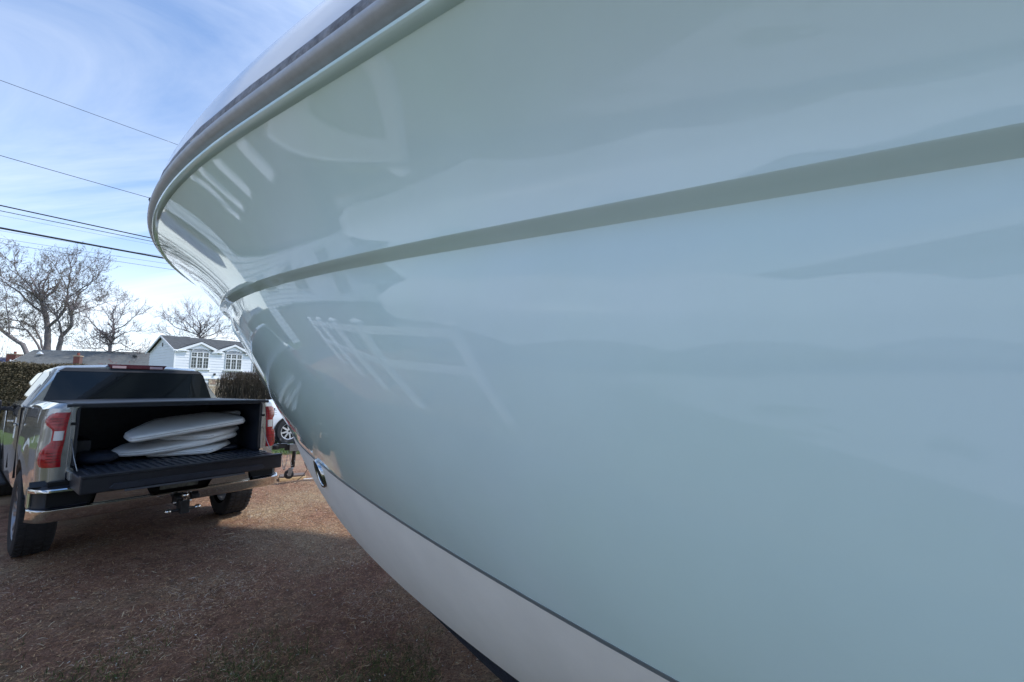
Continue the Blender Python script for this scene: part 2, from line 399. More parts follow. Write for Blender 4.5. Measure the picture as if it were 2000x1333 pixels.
M['crumb'] = island_mat('pale_chips', [(0, (.45, .40, .34)), (1, (.75, .74, .70))])
M['lawngrass'] = island_mat('lawn_blades', [(0, (.04, .075, .018)), (1, (.13, .19, .06))])
def dn(f, sx=1.0, off=0, lo=-.1, hi=.35):
    return lambda x, y: np.array([min(1, max(.03, (mn.noise((a * f * sx, b * f, off)) - lo) / (hi - lo))) for a, b in zip(x, y)])
litter('bark_shreds', 190000, (-5.2, .6, 1.1, 8.5), .026, .0013, M['shred'], .5, .014, .22, 11, 2, 'dark brown bark shreds strewn between truck and boat')
litter('dead_grass', 14000, (-4.8, .6, 1.1, 6.2), .034, .0009, M['straw'], .35, .016, .22, 12, 4, 'dead straw coloured grass strands lying on the mulch', dn(1.5, 1, 7, .02, .5))
litter('short_green_grass', 60000, (-3.2, .5, 1.1, 3.1), .028, .0012, M['moss'], .15, .006, .9, 13, 3, 'short mossy green grass patches beside the boat',
       lambda x, y: np.clip((np.array([mn.noise((a * 2.3, b * 2.3, 20)) for a, b in zip(x, y)]) + .22) * 3.2, 0, 1) * np.clip((3.1 - y) / 1.0, 0, 1) * np.clip((x + 3.2) / 1.6, .12, 1))
litter('pale_wood_chips', 1500, (-5.0, .5, 1.2, 8.0), .011, .0035, M['crumb'], .2, .016, .1, 14, 1, 'tiny white chips scattered over the brown ground')
litter('lawn_grass', 26000, (-9.5, -3.0, 10.6, 15.5), .035, .004, M['lawngrass'], .1, .0, 1.1, 15, 2, 'bright green lawn between the jack and white car')
litter('grass_tuft', 900, (-.42, -.05, 1.35, 1.62), .075, .0013, island_mat('fresh_grass', [(0, (.03, .07, .012)), (1, (.08, .15, .03))]), .12, .0, 1.2, 16, 3, 'fresh green grass tuft growing beside the trailer bunk')

# ------------------------------------------------------------------ boat
K = 1.2
BA = 0.9342; BO = (-3.5151 * K, 5.097 * K)
CUR = dict(rail=(0.0, 1.6248, 4.8386, 2.076, 1.2097, 2.6425, -0.0765, -0.0026),
           kn=(0.2738, 1.4778, 5.1138, 2.2588, 1.7163, 2.2899, -0.0799, 0.0001),
           bt=(1.7738, 1.3373, 4.6141, 1.7392, 0.9407, 1.3541, -0.0327, -0.0047),
           ch=(2.0179, 0.9972, 4.0605, 2.2334, 1.2162, 1.0155, -0.0771, 0.0001))
S_END = 9.0
TAU = list((np.linspace(0, 1, 150) ** 1.9))
def bc(name, tau):
    s0, B, L, q, r, z0, z1, z2 = CUR[name]
    s = s0 + tau * (S_END - s0); t = min(1, max(0, (s - s0) / L)); e = s - s0
    e2 = min(e, 6.2); z = z0 + z1 * e2 + z2 * e2 * e2 + (e - e2) * (z1 * .3)
    return np.array([s, B * (1 - (1 - t) ** q) ** r, z])
def scl(p): return (p[0] * K, -p[1] * K, CAM_H + (p[2] - CAM_H) * K)     # boat frame: x aft, y to starboard (port is negative)
def off(name, i, dn_, dz):
    a = bc(name, TAU[max(i - 1, 0)]); b = bc(name, TAU[min(i + 1, len(TAU) - 1)])
    t = (b - a)[:2]; t /= np.linalg.norm(t); p = bc(name, TAU[i]).copy()
    if i == 0: nn = np.array([-1.0, 0.0]) * .0 + np.array([-t[1], t[0]]); nn = np.array([-1.0, 0.0])
    else: nn = np.array([-t[1], t[0]])
    p[:2] += nn * dn_; p[1] = max(p[1], 0); p[2] += dz
    return p
boat = empty('boat', (BO[0], BO[1], 0), BA - PI / 2)
tag(boat, 'large pale seafoam blue boat hull with white bottom on its trailer', 'boat')
def both(rows):        # mirror rows of (x, y, z) about the centreline
    return rows, [[(x, -y, z) for x, y, z in r] for r in rows]
def hull_part(name, fn, material, parent=boat, auto=35, i0=0, i1=None, **kw):
    rows = [[scl(p) for p in fn(i)] for i in range(i0, i1 or len(TAU))]
    a, b = both(rows); m = MB(); m.grid(a); m.grid(b)
    return m.build(name, material, parent, auto=auto, **kw)
def lerp(a, b, v): return a * (1 - v) + b * v
def ledge(i):
    f = min(1, (TAU[i] * 9) ** .8)
    return off('kn', i, -.033 * f - .002, -.010 * f - .005)
def bottom(i):
    c = bc('ch', TAU[i]); b = bc('bt', TAU[i]); k = c.copy(); k[1] = 0; k[2] = c[2] - .26 * c[1]
    out = [lerp(k, c, v) for v in (0, .5, .985)]
    for v in (0, .04, .2, .4, .6, .8, .985):
        p = lerp(c, b, v); p[1] += .02 * 4 * v * (1 - v) * min(1, TAU[i] * 4); out.append(p)
    return out
hull_part('bottom', bottom, M['gel_white'])
def pin(i):
    c = bc('ch', TAU[i]); b = bc('bt', TAU[i]); f = lerp(c, b, .975); g_ = b.copy(); l = ledge(i); h = lerp(b, l, .003)
    o_ = .0018 if i else 0
    for q in (f, h): q[1] += o_
    f2 = f.copy(); f2[1] -= .003; h2 = h.copy(); h2[1] -= .003
    return [f2, f, h, h2]
hull_part('boot_stripe', pin, M['pin'])
def side(i):
    b = bc('bt', TAU[i]); l = ledge(i); u = bc('kn', TAU[i]); r = bc('rail', TAU[i])
    fz = min(1, TAU[i] * 6)
    out = []
    for v in list(np.linspace(0, 1, 15)):
        p = lerp(b, l, v); p[1] += .030 * 4 * v * (1 - v) * fz; out.append(p)
    e = u - l; n_ = out[-1]
    out[-1] = lerp(out[-1], out[-2], .02); out.append(l + e * .06); out.append(l + e * .5); out.append(l + e * .93)
    for v in list(np.linspace(0, 1, 19)):
        vv = v if v > 0 else .006
        p = lerp(u, r, vv); p[1] -= (.018 + .012 * min(1, TAU[i] * 3)) * 4 * vv * (1 - vv) * fz; out.append(p)
    return out
hull_part('hull_side', side, M['gel'], auto=28)
BEAD = [(0, 0), (.008, -.0005), (.017, .001), (.0215, .005), (.0225, .010), (.019, .0155), (.0125, .0195), (.006, .0215), (.003, .0225), (.003, .026)]
iseam = min(range(len(TAU)), key=lambda i: abs(bc('rail', TAU[i])[0] - 2.93))
hull_part('edge_moulding', lambda i: [off('rail', i, a, b) for a, b in BEAD], M['gel'], i1=iseam + 1)
hull_part('edge_moulding', lambda i: [off('rail', i, a, b) for a, b in BEAD], M['gel'], i0=iseam)
RUB = [(.004, .0225), (.014, .0215), (.026, .0225), (.036, .027), (.0405, .033), (.0405, .040), (.037, .046), (.030, .050), (.022, .052), (.004, .053)]
hull_part('rub_rail', lambda i: [off('rail', i, a, b) for a, b in RUB], M['rub'], auto=60)
def seam_(i):
    j = .005 * mn.noise((i * .9, 0, 0))
    return [off('rail', i, .012, .0512), off('rail', i, .029 + j, .0512), off('rail', i, .0325 + j, .058), off('rail', i, .0315 - j * .8, .067), off('rail', i, .031 + j, .075), off('rail', i, .026, .0805), off('rail', i, .018, .0806)]
hull_part('deck_seam', seam_, M['caulk'], auto=60)
def deckp(i):
    w = bc('rail', TAU[i])[1]
    o_ = [off('rail', i, .020, .0795), off('rail', i, .0245, .083)]
    for a, b in ((.022, .10), (.012, .15), (-.008, .20), (-.038, .26), (-.076, .315), (-.12, .35), (-.19, .375), (-.35, .39)): o_.append(off('rail', i, a, b))
    c = o_[-1].copy(); c[1] = 0; c[2] += .03; o_.append(c)
    return o_
hull_part('deck', deckp, M['deck_white'], auto=50)
# transom
i = len(TAU) - 1
pr = [scl(p) for p in bottom(i)] + [scl(p) for p in side(i)] + [scl(p) for p in deckp(i)]
MB().grid([pr, [(x, -y, z) for x, y, z in pr]]).build('transom', M['gel'], boat)
# crack in the moulding: a thin dark gap
gp = [off('rail', iseam, a + .0012, b) for a, b in BEAD[:-1]]
MB().tube([scl(p) for p in gp], .0016, 5).build('moulding_joint', M['hole'], boat)
# dabs of old sealant along the seam
def boat_world(p):
    q = scl(p); a = BA - PI / 2
    return Vector((BO[0] + q[0] * math.cos(a) - q[1] * math.sin(a), BO[1] + q[0] * math.sin(a) + q[1] * math.cos(a), q[2]))
def project(w):
    d = w - Vector((0, 0, CAM_H)); z = d.y * _cp + d.z * _sp
    return 1000 + FPX * d.x / z, 666.5 - FPX * (-d.y * _sp + d.z * _cp) / z
m = MB()
for k in range(46):
    ii = random.uniform(iseam - 26, iseam + 6); i = int(ii)
    if random.random() < .25: i = random.randint(20, iseam + 20)
    p = off('rail', i, .0325, .0535 + random.uniform(0, .004)); r = random.uniform(.0015, .0035)
    q = scl(p); a = random.uniform(-.6, .6)
    q2 = scl(off('rail', i + 1, .0325, .0545)); L = random.uniform(.3, 1.1)
    m.tube([Vector(q), Vector(q).lerp(Vector(q2), L)], [r, r * .6], 5)
o = m.build('sealant_dabs', M['caulk_light'], boat, smooth=True); tag(o, kind='stuff')
for fr in (.62, .40, .86, 1.12):
    i = int(iseam * fr); q = Vector(scl(off('rail', i, .030, .079)))
    mm = MB(); mm.lathe([(-.020, .0), (-.015, .011), (0, .015), (.015, .010), (.020, 0)], q, 'x', 8); mm.build('deck_fastener', M['jackblack'], boat, smooth=True)
# bow thruster tunnel: find the station whose mid-bottom point lies just above the forefoot
def bpt(t, v):
    p = lerp(bc('ch', t), bc('bt', t), v); p[1] += .02 * 4 * v * (1 - v) * min(1, t * 4) + .002; return p
best = None
for t in np.linspace(.01, .40, 200):
    for v in np.linspace(.2, .85, 27):
        p = bpt(t, v); q = project(boat_world(p)); e = (q[0] - 621) ** 2 + (q[1] - 927) ** 2
        if e > 400: continue
        w0, w1, w2 = boat_world(p), boat_world(bpt(t + .01, v)), boat_world(bpt(t, v + .03)); nn = (w1 - w0).cross(w2 - w0).normalized(); cv = (Vector((0, 0, CAM_H)) - w0).normalized()
        e += 4000 * max(0, .30 - abs(nn.dot(cv)))
        if best is None or e < best[0]: best = (e, t, v)
_, t0, v0 = best
P_ = Vector(scl(bpt(t0, v0)))
Pa = Vector(scl(bpt(t0 + .01, v0))); Pb = Vector(scl(bpt(t0, v0 + .05)))
ax = (Pa - P_).normalized(); bx_ = (Pb - P_); bx_ = (bx_ - ax * bx_.dot(ax)).normalized(); nx_ = ax.cross(bx_)
if nx_.y > 0: nx_ = -nx_
rows = []
RT = .078
for rr, hh in ((RT * 1.10, -.012), (RT * 1.10, .003), (RT * 1.05, .008), (RT * .98, .007), (RT * .93, .002), (RT * .92, -.10)):
    rows.append([P_ + (ax * math.cos(k * PI / 16) + bx_ * math.sin(k * PI / 16) * 1.0) * rr + nx_ * (hh + .004) for k in range(32)])
thr = MB().grid(rows, close=True).build('thruster_ring', M['steel'], boat, auto=50)
MB().add([P_ + (ax * math.cos(k * PI / 16) + bx_ * math.sin(k * PI / 16)) * RT * .925 + nx_ * .005 for k in range(32)], [tuple(range(32))]).build('tunnel_opening', M['hole'], thr)
# thin dark grab rail end at the top of the deck
q0 = Vector(scl(off('rail', 60, -.078, .318)))
MB().tube([at(606, 24, 2.35) * 0 + q0, q0 + Vector((.25, .02, .045)), q0 + Vector((.6, .0, .03))], .009, 6).build('bow_rail', M['jackblack'], boat, smooth=True)

# ------------------------------------------------------------------ boat trailer (mostly hidden under the hull)
trl = empty('boat_trailer', (BO[0], BO[1], 0), BA - PI / 2)
tag(trl, 'trailer with black carpeted bunk showing under the white bottom', 'trailer')
rows = []
for i, t in enumerate(TAU):
    c = bc('ch', t)
    if c[0] < 4.42 or c[0] > 8.2: continue
    d = min(.09, max(0, c[0] - 4.44) * .085 + .003)
    rows.append([scl(np.array([c[0], c[1] - a, c[2] - b])) for a, b in ((.018, -.004), (.012, -.006), (.010, d * .6), (.018, d), (.06, d), (.062, .0))])
m = MB(); m.grid(rows, close=True)
m.build('bunk', M['carpet'], trl, auto=40)
rows2 = [[(x, -y, z) for x, y, z in r] for r in rows]
MB().grid(rows2, close=True).build('bunk', M['carpet'], trl, auto=40)
fm = MB()
for sgn in (-1, 1): fm.box(6.4, 10.3, sgn * .62 - .04, sgn * .62 + .04, .30, .42)
for x in (6.6, 8.0, 9.6): fm.box(x, x + .08, -.66, .66, .30, .38)
for x in (7.2, 8.6):
    for sgn in (-1, 1): fm.box(x, x + .06, sgn * .62 - .03, sgn * .62 + .03, .42, .54)
fm.build('frame', M['galv'], trl, bevel=.004)
for x in (8.4, 9.3):
    for sgn in (-1, 1):
        w_ = MB(); w_.lathe([(-.10, .2), (-.10, .30), (-.085, .325), (.085, .325), (.10, .30), (.10, .2), (-.10, .2)], (x, sgn * .80, .325), 'y', 28)
        w_.build('wheel', M['rubber'], trl, auto=40)
# ------------------------------------------------------------------ pickup truck
TX, TY, TYAW = -3.41654, 4.41998, 0.917268
truck = empty('pickup_truck', (TX, TY, 0), TYAW)
tag(truck, 'grey pickup truck with open tailgate parked beside the boat bow', 'pickup truck')
def tw(u, v, w):
    return Vector((TX + u * math.cos(TYAW) - v * math.sin(TYAW), TY + u * math.sin(TYAW) + v * math.cos(TYAW), w))
AX, AXF, TR = 1.05, 4.80, .405
UP = [(.56, .925), (.66, .95), (.80, .965), (.95, .972), (1.02, .976), (1.08, .972), (1.16, .962), (1.24, .958), (1.32, .952), (1.40, .94), (1.45, .925), (1.475, .90), (1.482, .87)]
def uprof(z): return float(np.interp(z, [a for a, _ in UP], [b for _, b in UP]))
def rearv(ub):      # plan curve of the rounded rear corner; ub = distance from the centre line relative to a .97 body
    return 0.0 if ub <= .86 else ((ub - .86) / .11) ** 2.2 * .13
def bedside(sg):
    cols = [(.80, 0.0), (.83, 0), (.86, 0), (.89, rearv(.89)), (.915, rearv(.915)), (.935, rearv(.935)), (.952, rearv(.952)), (.963, rearv(.963)), (.97, .13)]
    cols += [(.97, v) for v in (.2, .3, .4, .46)] + [(.97, AX + .52 * math.cos(a)) for a in np.linspace(PI, 0, 19)] + [(.97, v) for v in (1.64, 1.72, 1.80, 1.835)]
    rows = []
    for ub, v in cols:
        d = abs(v - AX); zb = .56
        if v < .15: zb = .80
        elif v < .46: zb = .80 - (v - .15) / .31 * .26
        if d < .5201: zb = max(zb if v > AX else .5, .40 + math.sqrt(max(0, .52 ** 2 - d * d)))
        row = []
        for k in range(15):
            z = zb + (1.482 - zb) * (k / 14) ** .9
            u = ub * uprof(z) / .97
            dd = math.hypot(v - AX, z - .40)
            if .52 - 1e-3 <= dd < .70 and v > .2: u += .030 * (1 - (dd - .52) / .18) ** .7
            row.append((sg * u, v, z))
        row.append((sg * (ub * .87 / .97 if ub > .85 else .80) * (1 if ub > .85 else 1), v, 1.482)); row.append((sg * .80, max(v, 0), 1.480))
        rows.append(row)
    m = MB(); m.grid(rows)
    # arch lip, folded inwards
    lip = [(sg * (uprof(.4 + .52 * math.sin(a)) + .03), AX + .52 * math.cos(a), .40 + .52 * math.sin(a)) for a in np.linspace(PI * .95, .1, 19)]
    m.grid([lip, [(sg * .80, q[1], q[2]) for q in lip]])
    m.box(*sorted((sg * .80, sg * .815)), .004, 1.83, .88, 1.478)
    return m.build('bed_side', M['paint'], truck, auto=30)
for sg in (-1, 1): bedside(sg)
# rear pillars between lamp and bed opening, black seal and striker
for sg in (-1, 1):
    m = MB(); m.prism([(.775, .84), (.80, .84), (.80, 1.46), (.775, 1.44), (.768, 1.25), (.770, 1.0)], lambda p: (sg * p[0], -.006, p[1]), lambda p: (sg * p[0], .05, p[1]))
    m.build('bed_pillar', M['paint'], truck, bevel=.004)
    m = MB(); m.box(*sorted((sg * .745, sg * .768)), .0, .05, .93, 1.44); m.build('weather_seal', M['dark'], truck, bevel=.004)
    m = MB(); m.lathe([(-.0, .0), (.0, .022), (.018, .022), (.022, .012), (.03, .012), (.03, 0)], (sg * .776, -.03, .905), 'y', 12); m.build('gate_striker', M['steel'], truck, auto=40)
    MB().tube([(sg * .785, -.012, 1.17), (sg * .775, -.16, 1.02), (sg * .765, -.30, .925)], .0035, 5).build('gate_cable', M['galv'], truck, smooth=True)
    MB().box(*sorted((sg * .768, sg * .80)), -.010, .012, 1.29, 1.315).build('latch_slot', M['hole'], truck)
# lamps
OUT = [(1.405, .915), (1.395, .938), (1.36, .956), (1.315, .956), (1.29, .944), (1.262, .918), (1.245, .910), (1.15, .910), (1.13, .922), (1.09, .945), (1.05, .952), (.975, .955), (.95, .950), (.935, .930)]
def outu(z): return float(np.interp(-z, [-a for a, _ in OUT], [b for _, b in OUT]))
def lens(sg, z0, z1, material, name, parent, proud=.016, umin=.832, umaxf=None, nz=10):
    rows = []
    for z in np.linspace(z0, z1, nz):
        uo = outu(z) if umaxf is None else umaxf
        edge = min(1, (min(z - .925, 1.415 - z)) / .02) if umaxf is None else 1
        r = []
        us = np.linspace(umin, uo, 12)
        for k, ub in enumerate(us):
            p = proud * (.6 + .4 * max(0, edge)) * (1 if 0 < k < 11 else 0.75)
            n_ = (ub - .86) / .11 if ub > .86 else 0
            r.append((sg * (ub * uprof(z) / .97 + p * .8 * max(0, n_)), rearv(ub) - p * (1 - .35 * max(0, n_)), z))
        r = [(r[0][0], .01, z)] + r + [(r[-1][0] - sg * .006, r[-1][1] + .03, z)]
        rows.append(r)
    m = MB(); m.grid(rows)
    o0 = [rows[0][k] for k in range(14)]; m.grid([o0, [(x, y + .03, z) for x, y, z in o0]])
    o1 = [rows[-1][k] for k in range(14)]; m.grid([o1, [(x, y + .03, z) for x, y, z in o1]])
    return m.build(name, material, parent, auto=40)
for sg in (-1, 1):
    lamp = lens(sg, .937, 1.404, M['red'], 'tail_light', truck, .013, nz=24)
    lens(sg, .945, 1.135, M['red'], 'brake_lens', lamp, .019, .840, nz=8)
    lens(sg, 1.275, 1.397, M['red'], 'running_lens', lamp, .019, .840, nz=6)
    m = MB()
    lens(sg, 1.165, 1.245, M['clear'], 'reverse_lens', lamp, .021, .845, .900, nz=5)
    for z in (.985, 1.01, 1.035, 1.06, 1.30, 1.325, 1.35): m.box(*sorted((sg * .845, sg * .93)), -.002 - .018, -.0195 + .006, z, z + .003)
    m.build('lens_rib', M['lensdark'], lamp)['kind'] = 'stuff'
# tailgate, open and level
gate = MB(); gate.box(-.775, .775, -.560, -.02, .765, .895); g_ = gate.build('tailgate', M['dark'], truck, bevel=.012, seg=3)
m = MB()
for k in range(25):
    u = -.70 + k * 1.40 / 24; m.box(u - .014, u + .014, -.47, -.06, .893, .905)
m.build('liner_rib', M['liner'], g_, bevel=.003)
m = MB(); m.box(-.775, .775, -.566, -.485, .886, .912); m.build('top_cap', M['dark'], g_, bevel=.006)
m = MB(); m.prism([(-.60, .792), (-.575, .826), (-.30, .826), (.30, .826), (.575, .826), (.60, .792), (.56, .775), (-.56, .775)][::-1], lambda p: (p[0], -.574, p[1]), lambda p: (p[0], -.552, p[1]))
m.build('spoiler_lip', M['liner'], g_, bevel=.004)
m = MB(); m.box(-.50, .42, -.566, -.540, .750, .767); m.build('spoiler_shelf', mat('grey_gate_trim', (.10, .11, .13), .35), g_, bevel=.003)
for sg in (-1, 1): MB().box(*sorted((sg * .77, sg * .79)), -.15, -.02, .83, .90).build('hinge', M['galv'], g_, bevel=.004)
# bed: floor with ribs, inner walls, front wall, soft cover
m = MB(); m.box(-.80, .80, -.02, 1.80, .84, .885); bedf = m.build('bed_floor', M['liner'], truck)
m = MB()
for k in range(21):
    u = -.72 + k * 1.44 / 20; m.box(u - .018, u + .018, -.01, 1.78, .884, .897)
m.build('floor_rib', M['liner'], bedf, bevel=.003)
m = MB()
for sg in (-1, 1):
    m.box(*sorted((sg * .775, sg * .80)), .02, 1.80, .885, 1.46)
    m.box(*sorted((sg * .56, sg * .78)), AX - .42, AX + .42, .885, 1.10)
m.build('bed_liner', M['liner'], truck, bevel=.02)
m = MB(); m.box(-.80, .80, 1.78, 1.83, .86, 1.46); m.build('bed_front', M['liner'], truck)
m = MB()
rows = []
for v in [-.012, .0, .06] + list(np.linspace(.12, 1.82, 18)):
    rows.append([(u, v, 1.478 + .010 * (1 - (u / .84) ** 2) - (.006 if v < 0 else 0) + .0015 * math.sin(v * 23)) for u in np.linspace(-.835, .835, 13)])
m.grid(rows); m.grid([[(x, y, z - .022) for x, y, z in rows[0]], rows[0]]); m.grid([[(x, y + .03, z - .022) for x, y, z in rows[0]], [(x, y, z - .022) for x, y, z in rows[0]]])
m.grid([[(x, y, z - .012) for x, y, z in r] for r in rows[1:]])
m.build('bed_cover', M['dark'], truck, auto=40)
m = MB(); m.box(-.80, .80, .006, .05, 1.438, 1.462); m.build('cover_bow', M['liner'], truck, bevel=.006)
# cab
def quad_part(name, pts, mt, th=.004, parent=truck, nrm=None):
    P = [Vector(p) for p in pts]; n_ = (P[1] - P[0]).cross(P[2] - P[0]).normalized()
    if nrm is not None and n_.dot(Vector(nrm)) < 0: n_ = -n_
    return MB().prism(list(range(len(P))), lambda i: P[i] - n_ * .002, lambda i: P[i] + n_ * th).build(name, mt, parent)
secs = [  # v, z of beltline, half width at belt, z roof, half width at roof edge
    (1.87, 1.44, .955, 1.44, .955), (1.88, 1.44, .955, 1.50, .93)]
def cab_section(vb, vt, zb, zt, wb, wt, roofz):
    return [(-wb, vb, .50), (-wb - .02, vb, .95), (-wb - .01, vb, zb - .08), (-wb + .02, vb, zb), (-(wb * .35 + wt * .65), vb * .35 + vt * .65, zb * .35 + zt * .65), (-wt - .03, vt, zt - .035), (-wt + .03, vt, zt), (-wt * .5, vt, roofz), (0, vt, roofz + .008),
            (wt * .5, vt, roofz), (wt - .03, vt, zt), (wt + .03, vt, zt - .035), ((wb * .35 + wt * .65), vb * .35 + vt * .65, zb * .35 + zt * .65), (wb - .02, vb, zb), (wb + .01, vb, zb - .08), (wb + .02, vb, .95), (wb, vb, .50)]
S = [cab_section(1.87, 1.99, 1.44, 1.865, .945, .66, 1.885), cab_section(1.90, 2.10, 1.44, 1.895, .955, .68, 1.915), cab_section(2.6, 2.6, 1.43, 1.905, .965, .70, 1.93), cab_section(3.4, 3.4, 1.41, 1.90, .965, .69, 1.925),
     cab_section(3.9, 3.75, 1.40, 1.85, .965, .67, 1.875), cab_section(4.42, 4.36, 1.38, 1.41, .95, .86, 1.42)]
m = MB(); m.grid(S); m.add(S[0], [tuple(range(len(S[0])))[::-1]])
cabo = m.build('cab', M['paint'], truck, auto=28)
# rear window
def rw(u, z, o=0.004):
    f = (z - 1.44) / (1.865 - 1.44); return (u, 1.87 + .12 * f - o, z)
quad_part('rear_window', [rw(-.83, 1.46), rw(.83, 1.46), rw(.735, 1.80), rw(.70, 1.828), rw(-.70, 1.828), rw(-.735, 1.80)], M['glass'], .005, nrm=(0, -1, 0))
# black band over the glass and pale pillars
quad_part('window_band', [rw(-.725, 1.822, .001), rw(.725, 1.822, .001), rw(.665, 1.865, .001), rw(-.665, 1.865, .001)], M['dark'], .012, nrm=(0, -1, 0))
hb = MB(); hb.prism([(-.295, 1.915), (.295, 1.915), (.265, 1.866), (-.265, 1.866)][::-1], lambda p: (p[0], 1.965, p[1]), lambda p: (p[0], 2.05, p[1]))
hi = hb.build('high_brake_light', M['lensdark'], truck, bevel=.006)
for a, b in ((-.255, -.12), (.12, .255)): MB().box(a, b, 1.957, 1.966, 1.874, 1.905).build('cargo_lens', M['lenspink'], hi, bevel=.002)
MB().box(-.12, .12, 1.957, 1.966, 1.874, 1.898).build('brake_lens', M['lensdark'], hi, bevel=.002)
MB().box(-.30, .30, 1.965, 2.08, 1.914, 1.925).build('lamp_housing', M['lensdark'], hi, bevel=.004)
for sg in (-1, 1):
    def sp(v, z, o=.004):
        f = (z - 1.43) / (1.895 - 1.43); w_ = float(np.interp(f, [0, .65, .95, 1.1], [.947, .795, .733, .71])) - .022 * max(0, 2.6 - v) / .5; return (sg * (w_ + o), v, z)
    quad_part('side_window', [sp(2.16, 1.47), sp(2.98, 1.47), sp(2.98, 1.83), sp(2.45, 1.83), sp(2.26, 1.77)], M['glass'], .004, nrm=(sg, 0, 0))
    quad_part('side_window', [sp(3.06, 1.46), sp(4.02, 1.45), sp(3.72, 1.80), sp(3.60, 1.83), sp(3.06, 1.83)], M['glass'], .004, nrm=(sg, 0, 0))
    for v in (1.97, 3.02, 4.10): MB().box(*sorted((sg * .955, sg * .979)), v - .003, v + .003, .62, 1.40).build('door_gap', M['hole'], truck)
    for v in (2.15, 3.2): MB().box(*sorted((sg * .975, sg * 1.01)), v, v + .2, 1.18, 1.21).build('door_handle', M['chrome'], truck, bevel=.006)
    MB().box(*sorted((sg * .97, sg * .987)), 1.86, 4.3, 1.405, 1.425).build('window_trim', M['chrome'], truck, bevel=.003)
    mi = MB(); mi.box(*sorted((sg * 1.04, sg * 1.25)), 3.92, 4.05, 1.25, 1.46); mr = mi.build('wing_mirror', M['dark'], truck, bevel=.03, seg=3)
    mi = MB(); mi.box(*sorted((sg * .95, sg * 1.06)), 3.96, 4.02, 1.31, 1.36); mi.build('mirror_arm', M['dark'], mr, bevel=.01)
    MB().box(*sorted((sg * .95, sg * 1.06)), 3.0, 4.2, .40, .44).build('side_step', M['rubber'], truck, bevel=.02)
quad_part('windscreen', [(-.84, 4.37, 1.43), (.84, 4.37, 1.43), (.64, 3.80, 1.85), (-.64, 3.80, 1.85)], M['glass'], .006, nrm=(0, 1, 1))
# front body
def fs(v, zt, w, zb=.5): return [(-w, v, zb), (-w - .02, v, .95), (-w, v, zt - .10), (-w * .9, v, zt), (0, v, zt + .03), (w * .9, v, zt), (w, v, zt - .10), (w + .02, v, .95), (w, v, zb)]
m = MB(); m.grid([fs(4.30, 1.40, .95), fs(4.6, 1.38, .97, .86), fs(4.9, 1.36, .97, .90), fs(5.2, 1.33, .96, .80), fs(5.55, 1.26, .92, .5), fs(5.62, 1.15, .90, .5)]); m.add(fs(5.62, 1.15, .90, .5), [tuple(range(9))])
m.build('hood', M['paint'], truck, auto=30)
m = MB(); m.box(-.80, .80, 1.85, 5.4, .42, .60); m.box(-.40, .40, .1, 1.9, .50, .70); m.build('chassis', M['hole'], truck)
m = MB(); m.box(-.78, .78, AX - .55, AX + .55, .72, .84); m.build('wheel_house', M['hole'], truck)
m = MB(); m.tube([(-.75, AX, .40), (.75, AX, .40)], .045, 10); m.lathe([(-.14, .02), (-.09, .13), (.09, .13), (.14, .02)], (0, AX, .40), 'x', 16); m.build('rear_axle', M['jackblack'], truck, smooth=True)
# bumper
bm_ = empty('bumper'); bm_.parent = truck
def bv(u): return -.165 + .05 * (abs(u) / 1.0) ** 3 + (max(0, abs(u) - .90) / .10) ** 2 * .16
us = np.linspace(-1.0, 1.0, 41)
def bar(zs, name, mt, u0=-1.0, u1=1.0, vo=0.0, n=41, closed=True):
    rows = []
    for u in np.linspace(u0, u1, n):
        r = [(u, bv(u) + d + vo, z) for d, z in zs]
        rows.append(r)
    m = MB(); m.grid(rows)
    return m.build(name, mt, bm_, auto=40)
bar([(.14, .492), (.070, .492), (.050, .500), (.030, .525), (.008, .570), (-.004, .590), (-.003, .600), (.006, .606), (.03, .607)], 'chrome_bar', M['chrome'])
for sg in (-1, 1):
    # big chrome panel, bevelled towards the number plate recess
    rows = []
    for t in np.linspace(0, 1, 12):
        rows.append([(sg * lerp(a, b, t), bv(lerp(a, b, t)) + d, z) for a, b, d, z in ((.20, .64, .06, .602), (.20, .64, .022, .604), (.235, .62, .012, .62), (.275, .605, .004, .70), (.31, .60, .004, .745), (.33, .60, .012, .765), (.335, .60, .06, .767))])
    m = MB(); m.grid(rows); m.grid([rows[0], [(x - sg * .012, y + .05, z) for x, y, z in rows[0]]]); m.grid([rows[-1], [(x, y + .08, z) for x, y, z in rows[-1]]])
    m.build('chrome_panel', M['chrome'], bm_, auto=30)
    rows = []
    for t in np.linspace(0, 1, 16):
        u = lerp(.60, 1.0, t); rows.append([(sg * u, bv(u) + d, z) for d, z in ((.10, .735), (.02, .737), (.004, .745), (.004, .760), (.014, .770), (.09, .772))])
    MB().grid(rows).build('corner_trim', M['chrome'], bm_, auto=40)
    rows = []
    for t in np.linspace(0, 1, 10):
        a = t * 1.0; u = lerp(.60, .66, t); z = lerp(.72, .60, t)
        rows.append([(sg * (.595 + .07 * t), bv(.62) + d, lerp(.74, .60, t)) for d in (.0, .02, .08)])
    MB().grid(rows).build('corner_trim', M['chrome'], bm_, auto=40)
    rows = []
    for u in np.linspace(.60, .985, 12): rows.append([(sg * u, bv(u) + .085, .60), (sg * u, bv(u) + .10, .64), (sg * u, bv(u) + .10, .74)])
    MB().grid(rows).build('corner_step', M['dark'], bm_, auto=40)
    rows = []
    for u in np.linspace(.62, .985, 12): rows.append([(sg * u, bv(u) + .006, .603), (sg * u, bv(u) + .10, .612)])
    MB().grid(rows).build('step_pad', M['dark'], bm_, auto=40)
    MB().box(*sorted((sg * .965, sg * 1.0)), bv(1.0) + .02, .20, .60, .765).build('bumper_end', M['chrome'], bm_, bevel=.02, seg=3)
rows = []
